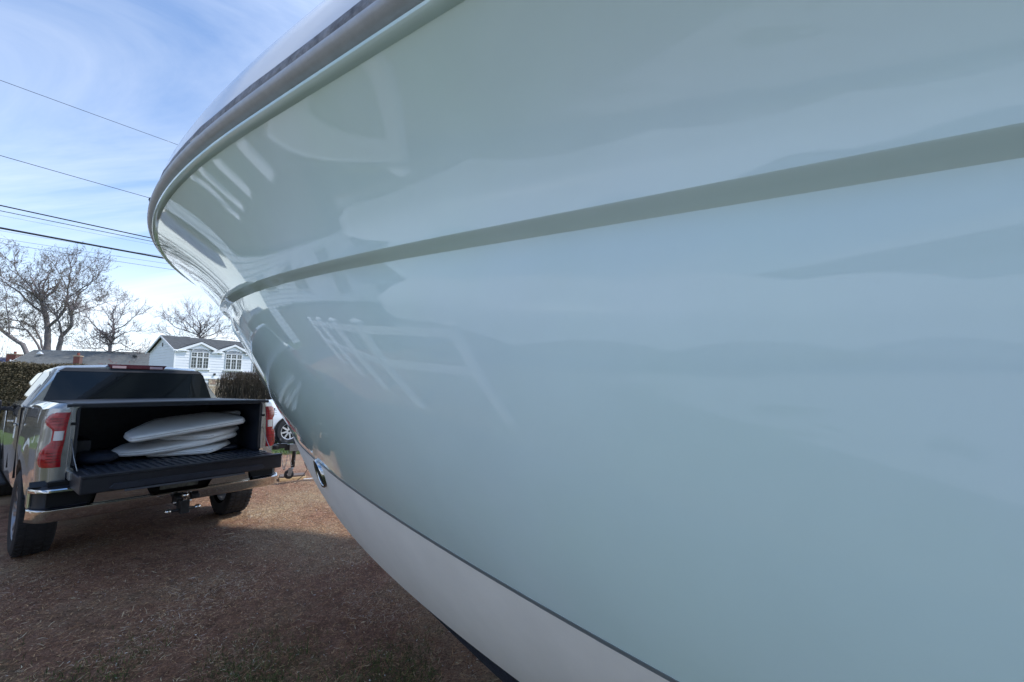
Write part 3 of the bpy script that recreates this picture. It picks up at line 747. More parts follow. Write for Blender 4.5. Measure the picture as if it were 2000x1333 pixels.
for u in np.linspace(-1.0, 1.0, 31): rows.append([(u, bv(u) + .012, .771), (u, bv(u) + .06, .784), (u, .0, .786), (u, .03, .83)])
MB().grid(rows).build('top_pad', M['dark'], bm_, auto=40)
MB().box(-.90, .90, -.07, .0, .62, .82).build('bumper_core', M['hole'], bm_)
MB().box(-.155, .155, -.120, -.108, .635, .745).build('number_plate', mat('dim_number_plate', (.10, .11, .10), .5, noise=(22, .55)), bm_, bevel=.003)
# hitch with a ball mount
h = MB(); h.box(-.045, .045, -.24, .05, .48, .56); h.box(-.035, .035, -.34, -.20, .42, .54)
hitch = h.build('hitch_mount', M['jackblack'], truck, bevel=.005)
def ball(u, v, z, r, nm='hitch_ball', parent=hitch):
    MB().lathe([(-r * 1.6, r * .55), (-r * .95, r * .55), (-r * .8, r * .62), (-r * .5, r * .87), (0, r), (r * .5, r * .87), (r * .87, r * .5), (r, 0)], (u, v, z), 'z', 16).build(nm, M['chrome'], parent, smooth=True)
ball(0, -.31, .585, .028); 
MB().tube([(-.10, -.28, .45), (.10, -.28, .45)], .014, 10).build('cross_ball_shank', M['jackblack'], hitch, smooth=True)
MB().lathe([(-.145, 0), (-.14, .016), (-.125, .025), (-.105, .025), (-.09, .012)], (0, -.28, .45), 'x', 14).build('hitch_ball', M['chrome'], hitch, smooth=True)
MB().lathe([(.09, .012), (.105, .023), (.125, .023), (.14, .016), (.145, 0)], (0, -.28, .45), 'x', 14).build('hitch_ball', M['chrome'], hitch, smooth=True)
MB().tube([(-.07, -.22, .51), (.08, -.22, .51)], .009, 8).build('hitch_pin', M['chrome'], hitch, smooth=True)
MB().box(.09, .16, -.19, -.14, .515, .555).build('wiring_socket', M['dark'], truck, bevel=.006)
MB().tube([(.35, .9, .45), (.42, .3, .48), (.55, .05, .50)], .035, 12).build('exhaust_pipe', M['galv'], truck, smooth=True)
# wheels
def wheel(sg, v):
    w_ = empty('wheel', (sg * .865, v, TR)); w_.parent = truck
    h_ = .135
    m = MB(); m.lathe([(-h_ * .9, .26), (-h_, .30), (-h_ * 1.02, .35), (-h_ * .92, .388), (-h_ * .7, TR - .003), (0, TR), (h_ * .7, TR - .003), (h_ * .92, .388), (h_ * 1.02, .35), (h_, .30), (h_ * .9, .26)], (0, 0, 0), 'x', 48)
    ty = m.build('tyre', M['rubber'], w_, auto=40)
    m = MB()
    for k in range(48):
        a = 2 * PI * k / 48
        for j, x in enumerate((-.095, -.035, .035, .095)):
            aa = a + (j % 2) * PI / 48; c, s_ = math.cos(aa), math.sin(aa); r0, r1 = TR - .004, TR + .004
            d = PI / 48 * .62
            pts = []
            for r in (r0, r1):
                for da in (-d, d):
                    for xx in (x - .024, x + .024): pts.append((xx, math.cos(aa + da) * r, math.sin(aa + da) * r))
            m.add(pts, [(4, 5, 7, 6), (0, 1, 5, 4), (2, 3, 7, 6), (0, 2, 6, 4), (1, 3, 7, 5)])
    tr_ = m.build('tread', M['rubber'], w_); tr_['kind'] = 'stuff'
    m = MB(); o_ = sg
    m.lathe([(o_ * .12, .262), (o_ * .125, .245), (o_ * .09, .235), (o_ * .04, .23), (-o_ * .1, .23)], (0, 0, 0), 'x', 40)
    m.lathe([(o_ * .06, .0), (o_ * .10, .0), (o_ * .105, .05), (o_ * .07, .075)], (0, 0, 0), 'x', 20)
    for k in range(6):
        for da in (-.16, .16):
            a = k * PI / 3 + da
            c, s_ = math.cos(a), math.sin(a); c2, s2 = math.cos(a + .05 * np.sign(da)), math.sin(a + .05 * np.sign(da))
            pts = [(o_ * .10, c * .06 - s_ * .014, s_ * .06 + c * .014), (o_ * .10, c * .06 + s_ * .014, s_ * .06 - c * .014), (o_ * .118, c2 * .24 + s2 * .018, s2 * .24 - c2 * .018), (o_ * .118, c2 * .24 - s2 * .018, s2 * .24 + c2 * .018)]
            m.add(pts + [(x - o_ * .04, y, z) for x, y, z in pts], [(0, 1, 2, 3), (4, 7, 6, 5), (0, 4, 5, 1), (1, 5, 6, 2), (2, 6, 7, 3), (3, 7, 4, 0)])
    m.build('rim', M['alloy'], w_, auto=30)
    MB().lathe([(-.02, .0), (-.02, .17), (.0, .17), (.0, 0)], (0, 0, 0), 'x', 24).build('brake_disc', M['galv'], w_, auto=40)
    return w_
for sg in (-1, 1): wheel(sg, AX); wheel(sg, AXF)

# ------------------------------------------------------------------ things in the bed
def tl(px, py, z):      # photo pixel -> truck-local point on the level z
    w_ = atz(px, py, z); dx_, dy_ = w_.x - TX, w_.y - TY
    c, s_ = math.cos(TYAW), math.sin(TYAW)
    return Vector((dx_ * c + dy_ * s_, -dx_ * s_ + dy_ * c, z))
def smooth_outline(pts, it=2):
    for _ in range(it):
        q = []
        for i in range(len(pts)):
            a, b = pts[i], pts[(i + 1) % len(pts)]
            q += [(a[0] * .75 + b[0] * .25, a[1] * .75 + b[1] * .25), (a[0] * .25 + b[0] * .75, a[1] * .25 + b[1] * .75)]
        pts = q
    return pts
def cushion(outline, base, th, slope, roll, label, rz=0.0, puff=.006, it=2, mt='vinyl'):
    """upholstered pad: outline in its own plane, rounded edges, piping, crowned top"""
    r = empty('seat_cushion', tw(*base), 0, rot=None)
    r.rotation_euler = (slope, roll, TYAW + rz)
    tag(r, label, 'cushion', 'white boat cushions stacked in the truck bed')
    q = []
    for i in range(len(outline)):
        a, b = outline[i], outline[(i + 1) % len(outline)]; L = math.hypot(b[0] - a[0], b[1] - a[1]); f = min(.3, .035 / L)
        q += [(lerp(a[0], b[0], f), lerp(a[1], b[1], f)), (lerp(a[0], b[0], 1 - f), lerp(a[1], b[1], 1 - f))]
    o_ = smooth_outline(q, 2); n = len(o_)
    cx_ = sum(p[0] for p in o_) / n; cy_ = sum(p[1] for p in o_) / n
    def ring(f, z, inset):
        out = []
        for i, p in enumerate(o_):
            a, b = o_[i - 1], o_[(i + 1) % n]; t = Vector((b[0] - a[0], b[1] - a[1])); t.normalize()
            x = cx_ + (p[0] - cx_) * f - t.y * inset * -1 * -1; y = cy_ + (p[1] - cy_) * f + t.x * inset
            out.append((x, y, z))
        return out
    rings = [ring(.3, .0, 0), ring(.9, .0, 0), ring(1, .002, .008), ring(1, .008, .002), ring(1, th * .30, -.003), ring(1, th * .5, -.004), ring(1, th * .78, -.002), ring(1, th - .008, .002), ring(1, th - .001, .010), ring(.85, th + puff * .35, 0), ring(.6, th + puff * .8, 0), ring(.3, th + puff, 0)]
    m = MB(); m.grid(rings, close=True); m.add(rings[-1], [tuple(range(n))]); m.add(rings[0], [tuple(range(n))[::-1]])
    m.build('pad', M[mt], r, auto=60)
    pp = ring(1, th * .42, -.0055)
    MB().tube(pp + [pp[0]], .0042, 6, cap=False).build('piping', M[mt], r, smooth=True)
    k0 = min(range(n), key=lambda i: o_[i][0] + o_[i][1] * .2); pz = ring(1, th * .70, -.0035); run = [pz[(k0 + j) % n] for j in range(2, n // 3)]
    if len(run) > 2: MB().tube(run, .0016, 4).build('zip', M['caulk'], r)
    return r
# from the bottom of the pile upwards
cushion([(-.28, -.10), (.26, -.18), (.34, -.02), (.3, .34), (-.30, .36)], (.34, .38, .905), .042, 0, R(-1), 'thin dark edged pad at the very bottom of the cushion pile', .16, mt='navy', it=1)
cushion([(-.40, .04), (.02, -.24), (.09, -.245), (.40, -.04), (.44, .24), (.20, .40), (-.30, .30)], (.20, .34, .925), .052, R(6), R(-4), 'lowest white cushion with its pointed corner towards the tailgate', .18, it=1)
cushion([(-.56, .16), (-.50, .02), (-.36, -.08), (-.18, -.14), (.10, -.16), (.48, -.12), (.53, -.06), (.54, .22), (.10, .36), (-.40, .32)], (.11, .32, .995), .058, R(8), R(-7.5), 'long curved white cushion under the square cornered one', .12, it=1)
cushion([(-.30, .08), (-.02, -.20), (.08, -.22), (.44, -.08), (.46, .24), (.1, .34), (-.25, .28)], (.23, .36, 1.080), .056, R(9), R(-6), 'square cornered white cushion just below the topmost one', .14, it=1)
cushion([(-.50, .12), (-.505, -.06), (-.46, -.09), (.48, -.15), (.53, -.12), (.54, .06), (.36, .36), (-.16, .42)], (.12, .22, 1.165), .062, R(12), R(-8.0), 'topmost long white cushion with a tapered far edge', .09, it=1)
cushion([(-.20, -.06), (.20, -.08), (.24, -.05), (.22, .2), (-.18, .22)], (.50, .55, 1.255), .066, R(0), R(-6), 'small white cushion tucked behind the topmost one', .05, it=1)
# dark cloth bag and a card on the bed floor
rows = []
for i in range(9):
    th_ = i / 8 * PI
    rows.append([(-.56 + .18 * math.cos(2 * PI * k / 20) * math.sin(th_) ** .5 * (1 + .1 * mn.noise((k, i, 0))), .42 + .26 * math.sin(2 * PI * k / 20) * math.sin(th_) ** .5, .89 + .055 - .055 * math.cos(th_) * (1 + .25 * mn.noise((k * .7, i * .7, 4)))) for k in range(20)])
c_, s_ = math.cos(TYAW), math.sin(TYAW)
bag = MB(); bag.grid(rows, close=True)
b_ = bag.build('cloth_bag', M['navy'], smooth=True); b_.location = (TX, TY, 0); b_.rotation_euler = (0, 0, TYAW)
tag(b_, 'dark navy cloth bag slumped in the truck bed left of the cushions', 'bag')
cp = tl(205, 901, .905)
cd = MB(); cd.grid([[(x, y, .006 * math.sin(x * 40) + .05 * max(0, y)) for x in np.linspace(-.05, .05, 6)] for y in np.linspace(-.03, .04, 5)]); 
c2 = cd.build('paper_sheet', M['paper'], smooth=True); c2.location = tw(cp.x, cp.y + .02, .905); c2.rotation_euler = (.25, 0, TYAW + .35)
sm = c2.modifiers.new('t', 'SOLIDIFY'); sm.thickness = .001
tag(c2, 'crumpled white paper lying on the ribbed truck bed floor', 'paper')
# ------------------------------------------------------------------ jack, planks
def place(name, loc, rz, label, cat, group=None):
    e = empty(name, loc, rz); tag(e, label, cat, group); return e
JB = atz(565, 934, .09)
jk = place('trailer_tongue', (JB.x, JB.y, 0), R(28), 'black trailer tongue on a jack wheel between the truck and the boat stem', 'trailer tongue')
MB().box(-.10, 2.6, -.04, .04, .56, .66).build('tongue_beam', M['jackblack'], jk, bevel=.006)
m = MB(); m.box(-.22, -.06, -.05, .05, .60, .68); m.lathe([(-.04, .02), (-.03, .06), (.03, .065), (.05, .04), (.06, .0)], (-.23, 0, .62), 'z', 14); m.build('coupler', M['jackblack'], jk, bevel=.004)
m = MB(); m.tube([(-.17, 0, .68), (-.17, .0, .76)], .014, 8); m.tube([(-.17, 0, .70), (-.05, 0, .71)], .012, 8); m.build('latch_lever', M['jackblack'], jk, smooth=True)
m = MB(); m.tube([(.04, -.06, .28), (.07, -.06, .86)], .030, 12); m.build('jack_tube', M['jackblack'], jk, smooth=True)
m = MB(); m.tube([(.005, -.06, .18), (.045, -.06, .30)], .022, 12); m.build('jack_foot', M['galv'], jk, smooth=True)
MB().box(-.02, .12, -.10, -.04, .55, .67).build('jack_bracket', M['galv'], jk, bevel=.004)
MB().box(.0, .05, -.096, -.09, .60, .66).build('warning_sticker', M['paper'], jk)
m = MB(); m.tube([(.07, -.06, .86), (.07, -.06, .89), (.15, -.08, .89), (.15, -.08, .82)], .008, 6); m.build('jack_crank', M['galv'], jk, smooth=True)
m = MB(); m.lathe([(-.035, .03), (-.038, .06), (-.025, .075), (.025, .075), (.038, .06), (.035, .03)], (-.01, -.06, .165), 'y', 24); m.build('jack_wheel', M['rubber'], jk, auto=40)
m = MB()
for s_ in (-1, 1): m.prism([(-.03, .14), (.02, .14), (.05, .26), (-.02, .26)], lambda p: (p[0], -.06 + s_ * .045, p[1]), lambda p: (p[0], -.06 + s_ * .050, p[1]))
m.build('wheel_fork', M['galv'], jk); jk.children[-1]['kind'] = 'thing'
for n_, (x0, dr) in enumerate(((-.14, .30), (-.02, .26))):
    pts = [(x0 + .02 * math.sin(k), -.07 - .01 * n_, .57 - dr * math.sin(PI * k / 14) if k < 8 else .57 - dr * math.sin(PI * k / 14)) for k in range(15)]
    pts = [(x0 + .10 * k / 14, -.08, .56 - dr * math.sin(PI * k / 14)) for k in range(15)]
    m = MB()
    for k in range(14):
        a, b = Vector(pts[k]), Vector(pts[k + 1]); c = (a + b) / 2; d = (b - a).normalized(); u = d.orthogonal() if k % 2 else d.cross(d.orthogonal())
        ring = [c + d * .02 * math.cos(q) + u.normalized() * .010 * math.sin(q) for q in np.linspace(0, 2 * PI, 11)]
        m.tube(ring, .0035, 4, cap=False)
    m.build('safety_chain', M['galv'], jk, smooth=True)
MB().tube([(.15, -.05, .56), (.24, -.07, .44), (.22, -.06, .34), (.27, -.08, .22), (.20, -.1, .12), (.12, -.12, .06)], .006, 6).build('light_cable', M['jackblack'], jk, smooth=True)
PB = atz(566, 938, 0)
def plank(x, y, z, L, w_, t, rz, mt, label, tilt=0):
    m = MB(); n = 9
    rows = []
    for i in range(n):
        u = -L / 2 + L * i / (n - 1); j = .002 * mn.noise((u * 9, z * 50, 1))
        rows.append([(u, -w_ / 2 + j, 0), (u, w_ / 2 + j, 0), (u, w_ / 2 + j, t), (u, -w_ / 2 + j, t + j)])
    m.grid(rows, close=True); m.add(rows[0], [(0, 1, 2, 3)]); m.add(rows[-1], [(3, 2, 1, 0)])
    o = m.build('plank', mt, bevel=.002); o.location = (PB.x + x, PB.y + y, z); o.rotation_euler = (tilt, 0, rz)
    tag(o, label, 'plank', 'wood blocks under the jack wheel'); return o
plank(.04, .02, .004, .42, .12, .046, R(33), M['wood_new'], 'lower pale plank lying on the mulch under the jack wheel')
plank(-.05, .14, .004, .42, .12, .046, R(31), M['wood_new'], 'rear pale plank beside the lowest one under the jack')
plank(.0, .08, .051, .40, .22, .030, R(32), M['wood_grey'], 'weathered grey board directly beneath the jack wheel')
plank(.30, .06, .004, .16, .05, .012, R(24), M['paper'], 'thin white strip of wood sticking out beneath the jack planks')

# ------------------------------------------------------------------ white car
WC = atz(563.6, 842.5, .36)
SA = R(38)
car = place('parked_car', (WC.x, WC.y, 0), PI / 2 - SA, 'white car parked on the street beyond the lawn, hidden behind the bow', 'car')
# car frame: +x runs away along the street (rear of the car), -x is the nose; camera sees the y<0 side
def csec(x, zl, zs, zc, w_, tuck=0):
    return [(x, -w_ + .06, zl), (x, -w_ - .0 + tuck, zl + .12), (x, -w_ - .02, .75), (x, -w_, zs - .06), (x, -w_ + .05, zs), (x, -w_ * .55 + .1, (zs + zc) / 2 + .02), (x, .9 - .9, zc)]
secs_ = []
for x, zl, zs, zc, w_, yo in ((-.98, .45, .85, .92, .0, .55), (-.95, .35, .92, 1.0, 0, .38), (-.88, .28, .99, 1.08, 0, .22), (-.75, .26, 1.04, 1.16, 0, .10), (-.5, .26, 1.09, 1.24, 0, .03), (0, .26, 1.13, 1.30, 0, 0), (.6, .26, 1.15, 1.34, 0, 0), (.95, .26, 1.16, 1.36, 0, 0), (4.0, .26, 1.14, 1.3, 0, 0), (4.5, .3, 1.1, 1.25, 0, .06), (4.62, .5, 1.0, 1.1, 0, .2)):
    L = []
    for f in ((yo, zl), (yo - .01, zl + .2), (yo - .02, .72), (yo, zs - .10), (yo + .05, zs - .02), (yo + .22, zs + .05 * (zc - zs)), (yo + .5, lerp(zs, zc, .75)), (.96, zc)):
        L.append((x, f[0], f[1]))
    L += [(x, 1.92 - y, z) for _, y, z in L[-2::-1]]
    secs_.append(L)
m = MB(); m.grid(secs_); m.add(secs_[0], [tuple(range(len(secs_[0])))[::-1]]); m.add(secs_[-1], [tuple(range(len(secs_[0])))])
cb = m.build('car_body', M['carwhite'], car, auto=40)
rf = []
for x, z, wi in ((.85, 1.30, .08), (1.65, 1.68, .22), (2.2, 1.74, .24), (3.4, 1.70, .24), (4.2, 1.36, .12)):
    rf.append([(x, wi - .06, 1.14), (x, wi, z - .04), (x, wi + .08, z), (x, .96, z + .02), (x, 1.84 - wi, z), (x, 1.92 - wi, z - .04), (x, 1.98 - wi, 1.14)])
m = MB(); m.grid(rf); m.build('cabin_glass', M['glass'], car, auto=40)
m = MB(); m.grid([[(x, y, z + .012) for x, y, z in r[2:5]] for r in rf[1:4]]); m.build('roof', M['carwhite'], car, auto=40)
def mb_disc(x, y, z, r, n=28, a0=0, a1=2 * PI): return [(x + r * math.cos(a), y, z + r * math.sin(a)) for a in np.linspace(a0, a1, n)]
for x in (0, 2.75):
    MB().add(mb_disc(x, -.024, .37, .43), [tuple(range(28))]).build('wheel_arch', M['hole'], car)
    w_ = empty('wheel', (x, 0, .36)); w_.parent = car
    m = MB(); m.lathe([(-.055, .24), (-.065, .28), (-.06, .34), (-.04, .36), (.16, .36), (.17, .3)], (0, 0, 0), 'y', 36); m.build('tyre', M['rubber'], w_, auto=40)
    MB().lathe([(-.035, .245), (-.05, .24), (-.045, .225), (.06, .21)], (0, 0, 0), 'y', 32).build('rim', M['clear'], w_, auto=40)
    MB().lathe([(.03, 0), (.03, .20), (.05, .2)], (0, 0, 0), 'y', 20).build('brake_disc', M['jackblack'], w_)
    for k in range(8):
        a = 2 * PI * k / 8 + .2
        c, s_ = math.cos(a), math.sin(a); q = []
        for r_, h_ in ((.03, .026), (.225, .020)):
            for sg in (-1, 1): q.append((c * r_ - s_ * h_ * sg, -.045 + (.03 - r_) * -.02, s_ * r_ + c * h_ * sg))
        MB().add(q + [(x_, y_ + .03, z_) for x_, y_, z_ in q], [(0, 1, 3, 2), (0, 2, 6, 4), (1, 3, 7, 5), (0, 1, 5, 4), (2, 3, 7, 6)]).build('spoke', M['clear'], w_)
MB().prism([(-.80, .90), (-.40, 1.02), (-.42, 1.05), (-.78, .98)], lambda p: (p[0], .03 + max(0, -.5 - p[0]) * .35 - .02, p[1]), lambda p: (p[0], .08 + max(0, -.5 - p[0]) * .35, p[1])).build('headlamp', M['glass'], car)
for x in (.62, 1.75): MB().box(x, x + .008, -.026, -.0, .40, 1.04).build('door_gap', M['hole'], car)

# ------------------------------------------------------------------ houses
def shingles(name, P00, P10, P11, P01, nrow, mt, parent, th=.05):
    """roof slab whose courses overlap like shingles; P00-P10 along the eave, P01-P11 along the ridge"""
    P00, P10, P11, P01 = map(Vector, (P00, P10, P11, P01)); n_ = (P10 - P00).cross(P01 - P00).normalized()
    if n_.z < 0: n_ = -n_
    m = MB()
    for k in range(nrow):
        a, b = k / nrow, (k + 1) / nrow + .3 / nrow
        q = [P00.lerp(P01, a) + n_ * th, P10.lerp(P11, a) + n_ * th, P10.lerp(P11, min(b, 1)) + n_ * (th * .55), P00.lerp(P01, min(b, 1)) + n_ * (th * .55)]
        e = [P00.lerp(P01, a) + n_ * .01, P10.lerp(P11, a) + n_ * .01]
        m.add(q + e, [(0, 1, 2, 3), (4, 5, 1, 0)])
    m.add([P00, P10, P11, P01], [(0, 1, 2, 3)])
    return m.build(name, mt, parent)
def lap_wall(name, axis, fixed, a0, a1, z0, z1, outward, mt, parent, holes=(), board=.27, gable=None):
    """horizontal lapped boards; holes = (a0, a1, z0, z1); gable = (a_apex, z_apex) clips the boards above z1"""
    m = MB(); z = z0; top = gable[1] if gable else z1
    while z < top - 1e-3:
        zt = min(z + board, top)
        l, r = a0, a1
        if gable and z > z1 - 1e-3:
            f = (z - z1) / (gable[1] - z1); l = lerp(a0, gable[0], f); r = lerp(a1, gable[0], f)
            f2 = (zt - z1) / (gable[1] - z1); l2 = lerp(a0, gable[0], f2); r2 = lerp(a1, gable[0], f2)
        else: l2, r2 = l, r
        segs = [(l, r, l2, r2)]
        for h in holes:
            if z + .001 < h[3] and zt - .001 > h[2]:
                ns = []
                for s_ in segs:
                    if h[0] > s_[0] and h[1] < s_[1]: ns += [(s_[0], h[0], s_[2], h[0]), (h[1], s_[1], h[1], s_[3])]
                    else: ns.append(s_)
                segs = ns
        for (p, q, p2, q2) in segs:
            o0, o1 = outward * .034, outward * .004
            if axis == 'x': V_ = [(p, fixed + o0, z), (q, fixed + o0, z), (q2, fixed + o1, zt), (p2, fixed + o1, zt), (p, fixed, z), (q, fixed, z)]
            else: V_ = [(fixed + o0, p, z), (fixed + o0, q, z), (fixed + o1, q2, zt), (fixed + o1, p2, zt), (fixed, p, z), (fixed, q, z)]
            m.add(V_, [(0, 1, 2, 3), (4, 5, 1, 0)])
        z = zt
    return m.build(name, mt, parent)
def sash(parent, x0, x1, z0, z1, y, nx_=2, nz_=3, name='window'):
    """one framed pane with glazing bars on a wall facing -y"""
    f = MB(); t = .045
    f.box(x0 - t, x1 + t, y - .05, y + .02, z1, z1 + t); f.box(x0 - t, x1 + t, y - .05, y + .02, z0 - t, z0)
    f.box(x0 - t, x0, y - .05, y + .02, z0, z1); f.box(x1, x1 + t, y - .05, y + .02, z0, z1)
    w_ = f.build(name, M['trim'], parent)
    MB().add([(x0, y - .005, z0), (x1, y - .005, z0), (x1, y - .005, z1), (x0, y - .005, z1)], [(0, 1, 2, 3)]).build('pane', M['winglass'], w_)
    b = MB()
    for k in range(1, nx_): x = lerp(x0, x1, k / nx_); b.box(x - .012, x + .012, y - .018, y - .008, z0, z1)
    for k in range(1, nz_): z = lerp(z0, z1, k / nz_); b.box(x0, x1, y - .0185, y - .0085, z - .012, z + .012)
    o = b.build('glazing_bars', M['muntin'], w_); o['kind'] = 'stuff'
    return w_
HC = at(341.5, 700, 39.5); HR = R(57)
hs = place('white_house', (HC.x, HC.y, 0), HR, 'white two storey house with arched dormer windows behind the bare hedge', 'house')
def hloc(px, py_unused, y=0.0):      # x along the facade seen at photo column px
    d = at(px, 700, 1.0); d = Vector((d.x, d.y)); ex = Vector((math.cos(HR), math.sin(HR))); o_ = Vector((HC.x, HC.y))
    # solve o + ex*a = d*t
    det = ex.x * (-d.y) + d.x * ex.y
    a = ((-o_.x) * (-d.y) - (-d.x) * (-o_.y)) / det
    return a
zE, zF, LEN, DEP = 5.32, 2.72, 17.0, 6.4
wins = [(372, 407.5), (440, 472), (493, 516)]
wx = [(hloc(a, 0), hloc(b, 0)) for a, b in wins]
Z0, Z1 = 3.62, 5.12
holes = [(wx[0][0] - .1, wx[0][1] + .1, Z0 - .1, 5.32), (wx[1][0] - .1, wx[1][1] + .1, Z0 - .1, 5.32)]
lap_wall('front_wall', 'x', 0, 0, LEN, zF, zE, -1, M['siding'], hs, holes)
lap_wall('gable_wall', 'y', 0, 0, DEP, 0.0, zE, -1, M['siding'], hs, gable=(DEP / 2, 6.72))
MB().box(.01, LEN, .05, DEP, .0, zE - .02).build('inner_wall', M['siding'], hs)
MB().box(-.03, LEN, -.10, .0, zF - .14, zF).build('band_board', M['trim'], hs)
for (a, b, c) in ((-.06, .04, -.05),): MB().box(-.05, .05, -.05, .05, 0, zE).build('corner_board', M['trim'], hs)
# ground floor: stone veneer and a pale door
m = MB(); rg = random.Random(5); z = .0
bx0, bx1 = hloc(411, 0), hloc(424, 0) + 8.5
st = []
while z < zF - .16:
    h_ = .17; x = bx0 + rg.uniform(-.2, 0)
    while x < bx1:
        l = rg.uniform(.22, .5); a, b = max(x, bx0), min(x + l - .02, bx1)
        if b > a + .03: st.append((a, b, z + .01, min(z + h_ - .01, zF - .15), rg.uniform(.05, .09)))
        x += l
    z += h_
tones = [M['tanbrick'], mat('brown_stone', (.34, .23, .17), .85, noise=(9, .3)), mat('cream_stone', (.60, .52, .42), .85, noise=(9, .3))]
vis = [s for s in st if s[0] < bx0 + 2.2 and s[2] > 1.2]
for k, (a, b, c, d, e) in enumerate(vis): MB().box(a, b, -e, .0, c, d).build('stone', tones[rg.randrange(3)], hs)
m = MB()
for (a, b, c, d, e) in st:
    if (a, b, c, d, e) not in vis: m.box(a, b, -e, 0, c, d)
o = m.build('stone_veneer', M['tanbrick'], hs); o['kind'] = 'stuff'
MB().box(bx0, bx1, -.03, .049, 0, zF - .15).build('mortar', mat('pale_mortar', (.42, .38, .33), .9), hs)
dx0 = hloc(400.5, 0)
dr = MB().box(dx0, bx0 - .12, -.035, .02, .1, 2.25).build('front_door', M['door'], hs)
MB().box(dx0 - .10, bx0 - .02, -.04, -.001, 2.25, 2.36).build('door_frame', M['trim'], hs)
for (x0_, x1_) in wx[:2]:
    wd = (x1_ - x0_); n3 = 3; g_ = .10
    pw = (wd - g_ * 2 - .10) / 3
    for k in range(3):
        a = x0_ + .05 + k * (pw + g_)
        sash(hs, a, a + pw, Z0 + .02, 4.62, -.06, 2, 3); sash(hs, a, a + pw, 4.74, Z1, -.06, 2, 2)
    MB().box(x0_ - .12, x1_ + .12, -.02, .045, Z0 - .12, 5.35).build('window_surround', M['trim'], hs)
    MB().box(x0_ - .16, x1_ + .16, -.14, .0, Z0 - .16, Z0 - .10).build('window_sill', M['trim'], hs)
    # arched fanlight and little cross gable
    cx = (x0_ + x1_) / 2; hw = wd / 2 - .02
    arc = [(cx + hw * math.cos(a), 5.20 + .34 * math.sin(a)) for a in np.linspace(0, PI, 19)]
    MB().prism(arc, lambda p: (p[0], -.10, p[1]), lambda p: (p[0], -.04, p[1])).build('fanlight', M['fan'], hs)
    b = MB()
    for k in range(1, 6):
        a = PI * k / 6; b.tube([(cx + .2 * hw * math.cos(a), -.11, 5.21 + .06 * math.sin(a)), (cx + hw * math.cos(a), -.11, 5.20 + .34 * math.sin(a))], .012, 4)
    b.tube([(x, -.11, z) for x, z in arc], .03, 5); o = b.build('fan_bars', M['muntin'], hs); o['kind'] = 'stuff'
    GW = wd / 2 + .95; ap = 6.18; ey = 5.30
    tri = MB(); tri.prism([(cx - GW + .35, 5.30), (cx + GW - .35, 5.30), (cx, 6.05)], lambda p: (p[0], -.035, p[1]), lambda p: (p[0], 1.0, p[1])); tri.build('dormer_face', M['siding'], hs)
    for sg in (-1, 1):
        m = MB(); m.prism([(cx, ap), (cx, ap - .20), (cx + sg * GW, ey - .20), (cx + sg * (GW + .35), ey - .20), (cx + sg * (GW + .35), ey - .06)], lambda p: (p[0], -.20, p[1]), lambda p: (p[0], -.14, p[1]))
        m.build('barge_board', M['trim'], hs)
        back = 2.6
        shingles('dormer_roof', (cx + sg * (GW + .3), -.18, ey - .04), (cx + sg * (GW + .3), .05, ey - .04), (cx, back, ap + .02), (cx, -.18, ap + .02), 8, M['roof'], hs)
x0_, x1_ = wx[2]
for k in range(3):
    pw = .50; a = x0_ + .05 + k * (pw + .1); sash(hs, a, a + pw, 3.35, 4.55, -.06, 2, 3)
MB().box(x0_ - .1, x0_ + 1.9, -.02, .04, 3.24, 4.66).build('window_surround', M['trim'], hs)
MB().box(hloc(480, 0), LEN, -.9, -.02, 3.02, 3.12).build('porch_roof', M['roof'], hs)
# main roof: front and rear slopes, rake boards, gutter, gable vent
RZ = 6.85
shingles('roof', (-.25, -.10, 5.34), (LEN + .2, -.10, 5.34), (LEN + .2, DEP / 2, RZ), (-.25, DEP / 2, RZ), 16, M['roof'], hs)
shingles('roof', (-.25, DEP + .35, 5.30), (LEN + .2, DEP + .35, 5.30), (LEN + .2, DEP / 2, RZ), (-.25, DEP / 2, RZ), 16, M['roof'], hs)
for (ya, yb) in ((-.38, DEP / 2), (DEP + .38, DEP / 2)):
    m = MB(); m.prism([(ya, 5.12), (ya, 5.29), (yb, RZ + .02), (yb, RZ - .16)], lambda p: (-.29, p[0], p[1]), lambda p: (-.25, p[0], p[1])); m.build('rake_board', M['trim'], hs)
gaps = [(-.25, wx[0][0] - .25), (wx[0][1] + .25, wx[1][0] - .25), (wx[1][1] + .25, LEN)]
for a, b in gaps: MB().box(a, b, -.24, -.13, 5.18, 5.31).build('gutter', M['trim'], hs, bevel=.02)
m = MB(); m.tube([(-.02, -.42, 5.16), (-.08, -.10, 4.95), (-.08, -.08, .3)], .045, 6); m.build('downpipe', M['trim'], hs)
MB().box(-.05, -.02, DEP / 2 - .13, DEP / 2 + .13, 5.75, 6.12).build('gable_vent', M['jackblack'], hs)
MB().box(hloc(421, 0) - .08, hloc(421, 0) + .05, -.22, -.03, 2.95, 3.15).build('wall_lamp', M['jackblack'], hs)
# the cupola further along the ridge
cx = hloc(487, 0) + 2.9
cu = MB(); cu.box(cx - .6, cx + 1.4, DEP / 2 - .8, DEP / 2 + .8, 6.4, 7.15); cuo = cu.build('cupola', M['siding'], hs)
m = MB(); m.add([(cx - .9, DEP / 2 - 1.1, 7.12), (cx + 1.7, DEP / 2 - 1.1, 7.12), (cx + 1.7, DEP / 2 + 1.1, 7.12), (cx - .9, DEP / 2 + 1.1, 7.12), (cx + .1, DEP / 2, 7.75), (cx + .7, DEP / 2, 7.75)], [(0, 1, 5, 4), (1, 2, 5), (2, 3, 4, 5), (3, 0, 4), (0, 3, 2, 1)]); m.build('cupola_roof', M['roof'], cuo)

